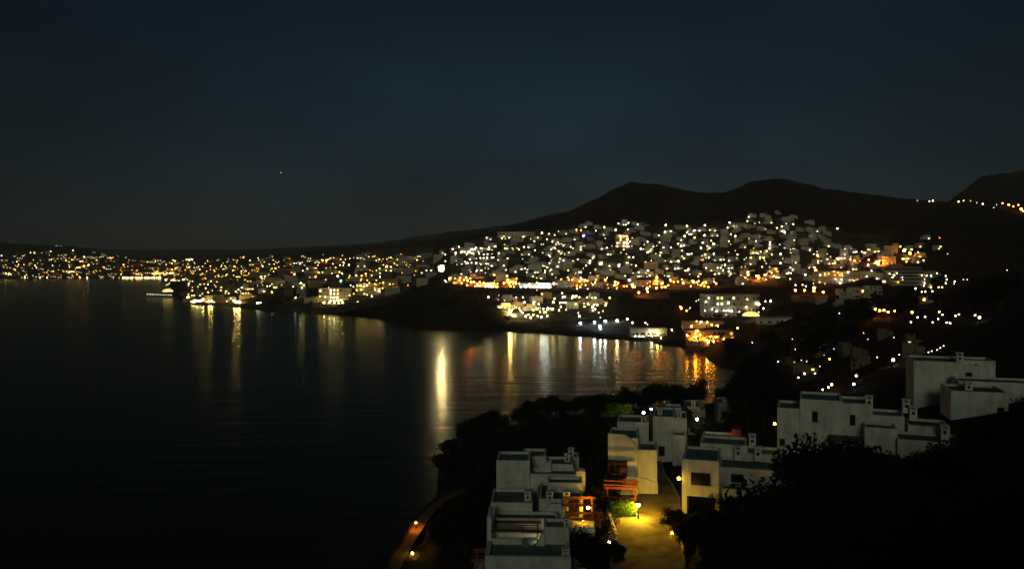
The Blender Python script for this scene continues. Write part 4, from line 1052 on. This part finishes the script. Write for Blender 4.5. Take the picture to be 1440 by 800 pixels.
def back_houses():
    h = House('flat_roofed_house', 918, 108, 12, 32.5, 'white flat-roofed house with dark roofs behind the street house')
    x2 = h.x(966); h.block(0, h.x(948), 0, 7, h.z(585, 0)); h.block(h.x(948) + .003, x2, 1.0, 6.5, h.z(588, x2, 1)); h.block(h.x(935, 7), h.x(958, 7), 7.01, 10, h.z(572, 0, 7))
    h.block(h.x(946, -3), h.x(963, -3), -3, -.01, h.z(610, 0, -3))
    h.chimney(h.x(928, 3), 3, h.z(585, 0) - .3, .7, .9); h.chimney(h.x(955, 3), 3, h.z(588, x2, 1) - .3, .7, .9)
    h.window(h.x(926), h.x(935), 1.2, 2.5, 0); h.done()
    h = House('flat_roofed_house', 962, 128, 12, 31.5, 'small pale flat-roofed house nearest the bay behind the street')
    h.block(0, h.x(984), 0, 6, h.z(571, 0)); h.block(h.x(984) + .003, h.x(992), 1, 5, h.z(576, 0)); h.chimney(h.x(975, 2), 2, h.z(571, 0) - .3)
    h.window(1, 2, 1, 2.2, 0); h.done('grey')
    h = House('flat_roofed_house', 985, 101, 18, 33.5, 'low white house with a red awning behind the corner house')
    h.block(0, h.x(1030), 0, 5, h.z(617, 0)); 
    b = bmesh.new(); prism(b, [(h.x(1026), h.z(612, 0)), (h.x(1042), h.z(612, 0)), (h.x(1042), h.z(601, 0)), (h.x(1030), h.z(601, 0))], .4, 3); h.part('awning', b, M['terracotta'])
    h.wall_lamp(h.x(1012), -.3, h.z(614, h.x(1012)), 'H', 90, .16); h.window(.6, 1.8, 1, 2.2, 0); h.done()
    h = House('flat_roofed_house', 1010, 150, 8, 29.5, 'dim low house at the water edge behind the corner house')
    h.block(0, h.x(1036), 0, 6, h.z(566, 0)); h.window(.6, 1.8, .8, 2.2, 0); h.chimney(1.5, 3, h.z(566, 0) - .3); h.done('grey')
back_houses()

# --- corner house on the street
def corner_house():
    h = House('corner_house', 959, 83, 16, 33.8, 'two-storey white corner house with shuttered double window and dark porch on the street')
    x1 = h.x(1011); zt = h.z(645, 0)
    # front wall with porch opening: piers, lintel, floor
    zo, zb_ = h.z(698, x1 * .5), h.z(727, x1 * .5)
    xo0, xo1 = h.x(966), h.x(1006)
    box(h.w, 0, xo0, 0, 1.4, -3, zo); box(h.w, xo1, x1, 0, 1.4, -3, zo); box(h.w, xo0 + .001, xo1 - .001, 0, 1.4, -3, zb_)
    box(h.w, 0, x1, 1.401, 6.2, -3, zo)
    h.block(0, x1, 0, 6.2, zt, zo + .001)
    h.window(h.x(971.5), h.x(999), h.z(681, 1), h.z(663.5, 1), 0, 4)
    g = bmesh.new(); box(g, xo0 + .05, xo1 - .05, 1.37, 1.398, zb_ + .01, zo - .05); h.part('porch_door', g, M['glass'])
    # right wing, set back
    x3 = h.x(1108, 1.2); z3 = h.z(656, x1, 1.2)
    h.block(x1 + .004, x3, 1.2, 5.8, z3); 
    h.block(h.x(1015, -1), h.x(1060, -1), -1.0, 1.19, h.z(686, x1, -1), roof='roof_dark')
    h.block(h.x(985, 7), h.x(1050, 7), 6.21, 10.5, h.z(622, x1, 7)); h.block(h.x(1050, 6) + .01, h.x(1100, 6), 5.81, 9.5, h.z(640, x3, 6))
    for px, t, py in ((1038, 4.6, 641), (1066, 4.6, 642), (1058, 8.5, 624), (1104, 2.2, 661)):
        x = h.x(px, t); h.chimney(x, t, h.z(py, x, t), .8, 1.15)
    h.window(h.x(1028, 1.2), h.x(1046, 1.2), h.z(676, x1, 1.2) , h.z(670, x1, 1.2) + .4, 1.2, 2)
    # stair parapets down to the garden
    prism(h.w, [(h.x(1030, -2.5), -3), (h.x(1058, -2.5), -3), (h.x(1058, -2.5), h.z(692, x1, -2.5)), (h.x(1050, -2.5), h.z(692, x1, -2.5)), (h.x(1030, -2.5), h.z(724, x1, -2.5))], -2.6, -2.3)
    b = h.w
    h.wall_lamp(-.3, -.2, h.z(672, 0), 'A', 30, .17)
    h.done()
corner_house()

# --- villas on the slope
def villas():
    h = House('villa', 1093, 92, 20, 35.2, 'long white villa of stepped blocks with two small windows above the near shrubs')
    zA = h.z(573, 0); xA = h.x(1125)
    h.block(0, xA, 0, 5.5, zA)
    xB = h.x(1184, -.3); zB = h.z(560, xA); h.block(xA + .003, xB, -.3, 5.5, zB)
    xC = h.x(1227, 1.0); zC = h.z(566, xB, 1.0); h.block(xB + .003, xC, 1.0, 6.0, zC)
    h.window(h.x(1142, -.3), h.x(1150, -.3), h.z(592, xA, -.3), h.z(577, xA, -.3), -.3, 1); h.window(h.x(1195, 1), h.x(1203, 1), h.z(597, xB, 1), h.z(582, xB, 1), 1.0, 1)
    h.window(h.x(1096), h.x(1104), h.z(626, 0), h.z(616, 0), 0, 1)
    xD = h.x(1272, 1.6); h.block(xC + .003, xD, 1.6, 5.8, h.z(583, xC, 1.6))
    h.block(h.x(1216, -2.2), h.x(1262, -2.2), -2.2, .99, h.z(601, xC, -2.2), roof='roof_dark')
    h.block(h.x(1262, -3.2) + .02, h.x(1352, -3.2), -3.2, 1.2, h.z(617, h.x(1262, -3.2), -3.2), roof='roof_dark')
    h.block(h.x(1272, 2) + .3, h.x(1335, 2), 1.6, 6, h.z(596, xD, 2), roof='roof_dark')
    # porch slab
    b = bmesh.new(); x0, x1 = h.x(1165, -2.2), h.x(1214, -2.2); zz = h.z(618, x0, -2.2); box(b, x0, x1, -2.2, -.31, zz, zz + .22); box(b, x0, x0 + .25, -2.2, -1.95, zz - 3, zz - .001); box(b, x1 - .25, x1, -2.2, -1.95, zz - 3, zz - .001); h.part('porch', b, M['roof_dark'])
    for px, t, py in ((1222, 2.2, 570), (1274, 3.4, 575), (1284, 2.6, 585), (1328, -.6, 612)):
        x = h.x(px, t); h.chimney(x, t, h.z(py, x, t), .85, 1.2)
    h.wall_lamp(-.3, .4, h.z(597, 0), 'O', 130, .14)
    h.done()
    h = House('villa', 1285, 111, 18, 40, 'tall blank white villa block standing highest on the slope')
    x1 = h.x(1353); h.block(0, x1, 0, 7, h.z(507, 0)); h.block(x1 + .003, h.x(1400, 3), 3, 7.5, h.z(506, x1, 3))
    x = h.x(1356, 1.5); h.chimney(x - .6, 1.5, h.z(507, x) - .3, .9, 1.3); 
    h.block(x1 + .003, h.x(1378, 1), 1.0, 2.99, h.z(513, x1, 1))
    h.window(x1 + .6, x1 + 1.4, 3.4, 4.6, 1.0, 1); h.done()
    h = House('villa', 1337, 99, 17, 39.5, 'square white villa block with a dark flat roof running back beside the black slope')
    x1 = h.x(1418); h.block(0, x1, 0, 6.0, h.z(549, 0), roof='roof_dark'); h.block(h.x(1348, 6.1), h.x(1460, 6.1), 6.01, 10.5, h.z(534, 0, 6), roof='roof_dark')
    x = h.x(1362, 3); h.chimney(x, 3.2, h.z(549, 0) - .3, .9, 1.2); h.window(x1 - 1.2, x1 - .4, 1.5, 2.6, 0, 1); h.done()
villas()

# hedge, lit bush, near lamps
def hedge():
    D = 83; g = ground(876, D); X0, X1 = px_x(857, D), px_x(894, D)
    rr = random.Random(5); bm = bmesh.new()
    for i in range(2600):
        p = Vector((rr.uniform(X0, X1), D + rr.uniform(-.5, .5), g + rr.uniform(0, 1.55)))
        if rr.random() < .5: p.y = D - .5 + rr.uniform(-.06, .06)
        nrm = Vector((rr.gauss(0, 1), rr.gauss(-.6, 1), rr.gauss(.3, 1))).normalized(); a = nrm.orthogonal(); a = Matrix.Rotation(rr.uniform(0, 6.28), 3, nrm) @ a; b = nrm.cross(a)
        L = rr.uniform(.06, .13); bm.faces.new([bm.verts.new(p + a * L), bm.verts.new(p + b * L * .5), bm.verts.new(p - a * L), bm.verts.new(p - b * L * .5)])
    o = link('hedge', mesh(bm, 'hedge', M['leaf_green'])); tag(o, 'clipped green hedge lit by the street lamp under red beams', 'hedge')
    bm = bmesh.new(); box(bm, X0 - .25, X0, D - 7, D + .8, g - 1.5, g + .55); tag(link('garden_wall', mesh(bm, 'garden_wall', M['white'])), 'low white garden wall at the street edge by the hedge', 'wall')
    Dl = 128; cm = crown_mesh('foliage', 2600, 2.0, 1.1, .16, 333, M['leaf_green'], 12)
    for i, (px, s) in enumerate(((863, 1.0), (876, 1.25))):
        o = link('lit_bush', None, None, (px_x(px, Dl), Dl, ground(px, Dl) ), i * 2.0); o.scale = (s, s, s)
        z = CAMZ - (579 - HZ) / F * Dl - ground(px, Dl)
        link('stem', trunk_mesh('stem', z / s, .15, 90 + i), o); link('foliage', cm, o, (0, 0, z / s))
        tag(o, ['green lit bush at the edge of the dark cape', 'larger green lit bush beside the white flat roofs'][i], 'bush')
hedge()

def near_lamp(px, py, D, col, st, r, label, arm=False):
    X = px_x(px, D); g = ground(px, D); z = CAMZ - (py - HZ) / F * D
    h = max(z - g, .35)
    o = link('street_lamp', None, None, (X, D, g))
    b = bmesh.new(); tube(b, (0, 0, -.3), (0, 0, h - r * .95), .06, .045, 8); tube(b, (0, 0, 0), (0, 0, min(.5, h * .4)), .1, .08, 8); link('post', mesh(b, 'post', M['metal']), o)
    b = bmesh.new(); ball(b, (0, 0, h), r, 2, 0); link('globe', mesh(b, 'globe', emit(col, st)), o)
    if h > 1.5:
        b = bmesh.new(); bmesh.ops.create_cone(b, cap_ends=True, segments=16, radius1=r * 2.5, radius2=r * .35, depth=r * .6, matrix=Matrix.Translation((0, 0, h + r * 1.3))); link('cap', mesh(b, 'cap', M['metal']), o)  # shield added to keep the globe's light off the walls above
    tag(o, label, 'lamp')
near_lamp(897.5, 709, 81.8, 'A', 1250, .18, 'yellow globe lamp at the corner of the hedge on the street')
near_lamp(945, 752, 76.5, 'A', 60, .1, 'low garden light by the dark shrub at the street edge')
near_lamp(963, 768, 74, 'A', 140, .1, 'low amber light beside the near end of the street')
near_lamp(857, 762, 73, 'W', 120, .1, 'small white light among plants at the street edge')
near_lamp(905, 580, 122, 'Y', 330, .16, 'yellow lamp behind the lit green bush')
near_lamp(916, 575, 124, 'W', 200, .14, 'small white lamp above the white flat roofs')
near_lamp(980, 589, 115, 'W', 200, .15, 'single white lamp beside the flat-roofed houses')
near_lamp(585, 734, 166, 'O', 330, .2, 'lamp at the bend of the coastal path')
near_lamp(580, 778, 152, 'A', 240, .18, 'lamp nearer along the coastal path')
near_lamp(614, 706, 186, 'O', 260, .16, 'faint orange lamp where the coastal path turns inland')
for px, D, s in ((948, 78, .75), (858, 72.5, .6), (866, 71.5, .5), (870, 70, .6), (1036, 77.5, .7)):
    tree('near', px, D, s, {948: 'dark rounded shrub against the corner house wall', 1036: 'leafy shrub before the garden stairs of the corner house'}.get(px, 'small plant at the dark edge of the lit street'), 'plants by the street', 'shrub')

def clear_of_lamps(kind):
    r0, h0 = (2.6, 4.4) if kind == 'far' else (2.4, 3.7)
    def ok(px, D, s=1.5):
        g = ground(px, D); k = F / D
        top = HZ + (CAMZ - g - (h0 + 2.2) * s) * k; bot = HZ + (CAMZ - g) * k; w = r0 * s * k
        return not any(abs(l[0] - px) < w and top < l[1] < bot for l in LIGHTS) and not any(q[1] - w < px < q[2] + w and top < q[4] and q[3] < bot for q in FB)
    return ok
scatter(70, 'mid', 1040, 1300, 125, 235, .9, 1.5, 'dark olive tree on the slope behind the white villas', 'olive trees behind the villas', ok=clear_of_lamps('mid'))
scatter(40, 'mid', 1046, 1300, 240, 480, 1.2, 1.9, 'dark broad tree in the valley beyond the white villas', 'broad trees in the valley', ok=clear_of_lamps('mid'))
scatter(46, 'far', 1046, 1260, 235, 520, .8, 1.3, 'dark pine in the valley beyond the white villas', 'pines in the valley', ok=clear_of_lamps('far'))
scatter(30, 'far', 1265, 1440, 210, 640, .9, 1.5, 'dark pine on the black slope past the tall villa', 'pines past the tall villa', ok=clear_of_lamps('far'))
scatter(16, 'near', 598, 676, 132, 176, 1.0, 1.8, 'dark shrub on the bank just inland of the coastal path', 'shrubs inland of the coastal path', 'shrub', ok=lambda p, D: p > 612 + (D - 132) * .35)
scatter(16, 'near', 972, 1062, 64, 76, .7, 1.2, 'dark shrub on the bank under the corner house', 'shrubs under the corner house', 'shrub')
# greenery in front of the hotel and restaurant
for q, n, lab in ((0, 26, 'planted tree on the terraces of the long hotel'), (8, 5, 'dark tree before the waterfront restaurant'), (6, 6, 'dark tree beside the beach house')):
    D0 = hit((FB[q][1] + FB[q][2]) / 2, FB[q][4], 300)[0]
    for i in range(n):
        tree('far', R.uniform(FB[q][1] - 2, FB[q][2] + 2), D0 - R.uniform(3, 9), R.uniform(.3, .75), lab, lab.replace('tree', 'trees', 1))
# ------------------------------------------------------------------ labels
ORD = ['highest', 'second highest', 'third highest', 'fourth highest', 'fifth highest', 'sixth highest', 'seventh highest', 'eighth highest', 'ninth highest', 'tenth highest', 'eleventh highest', 'lowest']
byl = {}
for o, lab, grp, px, py, rank in THINGS: byl.setdefault((lab, grp), []).append((py, px, o))
for (lab, grp), L in byl.items():
    L.sort(key=lambda t: (t[0], t[1]))
    n = len(L)
    for i, (py, px, o) in enumerate(L):
        t = lab if n == 1 or n > 12 else 'lowest ' + lab if i == n - 1 else ORD[i] + ' ' + lab
        o['label'] = t
        if grp: o['group'] = grp

# ------------------------------------------------------------------ world, sun, camera
def world():
    w = bpy.data.worlds.new('World'); SC.world = w; w.use_nodes = True
    nt = w.node_tree; bg = nt.nodes['Background']; out = nt.nodes['World Output']
    tc = nt.nodes.new('ShaderNodeTexCoord'); sep = nt.nodes.new('ShaderNodeSeparateXYZ')
    nt.links.new(tc.outputs['Generated'], sep.inputs[0])
    r = nt.nodes.new('ShaderNodeValToRGB'); cr = r.color_ramp
    stops = [(0.0, (.016, .0185, .0165)), (.02, (.020, .0235, .0215)), (.06, (.0160, .0258, .0275)), (.12, (.0105, .0245, .0335)), (.2, (.0062, .0200, .0335)), (.3, (.0032, .0122, .0255)), (.5, (.003, .0070, .0160)), (1, (.002, .0045, .0105))]
    cr.elements[0].position = 0; cr.elements[0].color = (*stops[0][1], 1); cr.elements[1].position = 1; cr.elements[1].color = (*stops[-1][1], 1)
    for p, c in stops[1:-1]:
        e = cr.elements.new(p); e.color = (*c, 1)
    nt.links.new(sep.outputs['Z'], r.inputs['Fac'])
    # soft cloud banks, and less glow towards the open sea and the mountains
    mp = nt.nodes.new('ShaderNodeMapping'); mp.inputs['Scale'].default_value = (2.2, 2.2, 5.5); nt.links.new(tc.outputs['Generated'], mp.inputs['Vector'])
    n = nt.nodes.new('ShaderNodeTexNoise'); n.inputs['Scale'].default_value = 1.3; n.inputs['Detail'].default_value = 4; n.inputs['Roughness'].default_value = .5; nt.links.new(mp.outputs['Vector'], n.inputs['Vector'])
    mr = nt.nodes.new('ShaderNodeMapRange'); mr.inputs['From Min'].default_value = .3; mr.inputs['From Max'].default_value = .7; mr.inputs['To Min'].default_value = .68; mr.inputs['To Max'].default_value = 1.22; nt.links.new(n.outputs['Fac'], mr.inputs['Value'])
    ar = nt.nodes.new('ShaderNodeValToRGB'); ac = ar.color_ramp
    mx = nt.nodes.new('ShaderNodeMapRange'); mx.inputs['From Min'].default_value = -.7; mx.inputs['From Max'].default_value = .7; nt.links.new(sep.outputs['X'], mx.inputs['Value'])
    ac.elements[0].position = 0; ac.elements[0].color = (.3, .3, .3, 1); ac.elements[1].position = 1; ac.elements[1].color = (.35, .35, .35, 1)
    for p, v in ((.16, .46), (.32, .72), (.47, .95), (.62, .95), (.78, .78), (.9, .55)):
        e = ac.elements.new(p); e.color = (v, v, v, 1)
    nt.links.new(mx.outputs[0], ar.inputs['Fac'])
    m1 = nt.nodes.new('ShaderNodeMath'); m1.operation = 'MULTIPLY'; nt.links.new(mr.outputs[0], m1.inputs[0]); nt.links.new(ar.outputs['Color'], m1.inputs[1])
    sky = nt.nodes.new('ShaderNodeTexSky'); sky.sky_type = 'NISHITA'; sky.sun_disc = False; sky.sun_elevation = math.radians(-4); sky.sun_rotation = math.radians(195)
    sm = nt.nodes.new('ShaderNodeVectorMath'); sm.operation = 'SCALE'; sm.inputs['Scale'].default_value = .05; nt.links.new(sky.outputs['Color'], sm.inputs[0])
    vm = nt.nodes.new('ShaderNodeVectorMath'); vm.operation = 'SCALE'; nt.links.new(r.outputs['Color'], vm.inputs[0]); nt.links.new(m1.outputs[0], vm.inputs['Scale'])
    ad = nt.nodes.new('ShaderNodeVectorMath'); ad.operation = 'ADD'; nt.links.new(vm.outputs[0], ad.inputs[0]); nt.links.new(sm.outputs[0], ad.inputs[1])
    nt.links.new(ad.outputs[0], bg.inputs['Color']); bg.inputs['Strength'].default_value = 1.0
world()

s = bpy.data.lights.new('moonlight', 'SUN'); s.energy = .235; s.angle = math.radians(12); s.color = (.90, 1.0, .70)  # dim sun added behind the viewer as fill for camera-facing walls
so = bpy.data.objects.new('moonlight', s); C.objects.link(so)
so.rotation_euler = Vector((.18, .93, -.30)).to_track_quat('-Z', 'Y').to_euler()

HAZE = 9e-5
if HAZE:
    bm = bmesh.new(); box(bm, -7000, 7000, -60, 6600, -8, 400)
    m = bpy.data.materials.new('night_haze'); m.use_nodes = True; nt = m.node_tree; nt.nodes.remove(nt.nodes['Principled BSDF'])
    v = nt.nodes.new('ShaderNodeVolumePrincipled'); v.inputs['Color'].default_value = (.85, .87, .88, 1); v.inputs['Density'].default_value = HAZE
    nt.links.new(v.outputs[0], nt.nodes['Material Output'].inputs['Volume'])
    o = link('haze', mesh(bm, 'haze', m)); o['kind'] = 'stuff'
cam = bpy.data.cameras.new('camera'); co = bpy.data.objects.new('camera', cam); C.objects.link(co)
co.location = (0, 0, CAMZ); co.rotation_euler = (math.radians(90), 0, 0)
cam.sensor_width = 36; cam.lens = 36 * F / 1440; cam.shift_y = -35 / 1440; cam.clip_start = .5; cam.clip_end = 40000
SC.camera = co
SC.view_settings.view_transform = 'Standard'; SC.view_settings.look = 'None'; SC.view_settings.exposure = 0; SC.view_settings.gamma = 1
SC.render.engine = 'CYCLES'
SC.cycles.max_bounces = 5; SC.cycles.diffuse_bounces = 2; SC.cycles.glossy_bounces = 3
SC.cycles.caustics_reflective = False; SC.cycles.caustics_refractive = False
SC.cycles.sample_clamp_indirect = 3
SC.cycles.use_light_tree = True
SC.cycles.pixel_filter_type = 'BLACKMAN_HARRIS'; SC.cycles.filter_width = 1.6
SC.cycles.use_denoising = True
try: SC.cycles.denoiser = 'OPENIMAGEDENOISE'
except Exception: pass
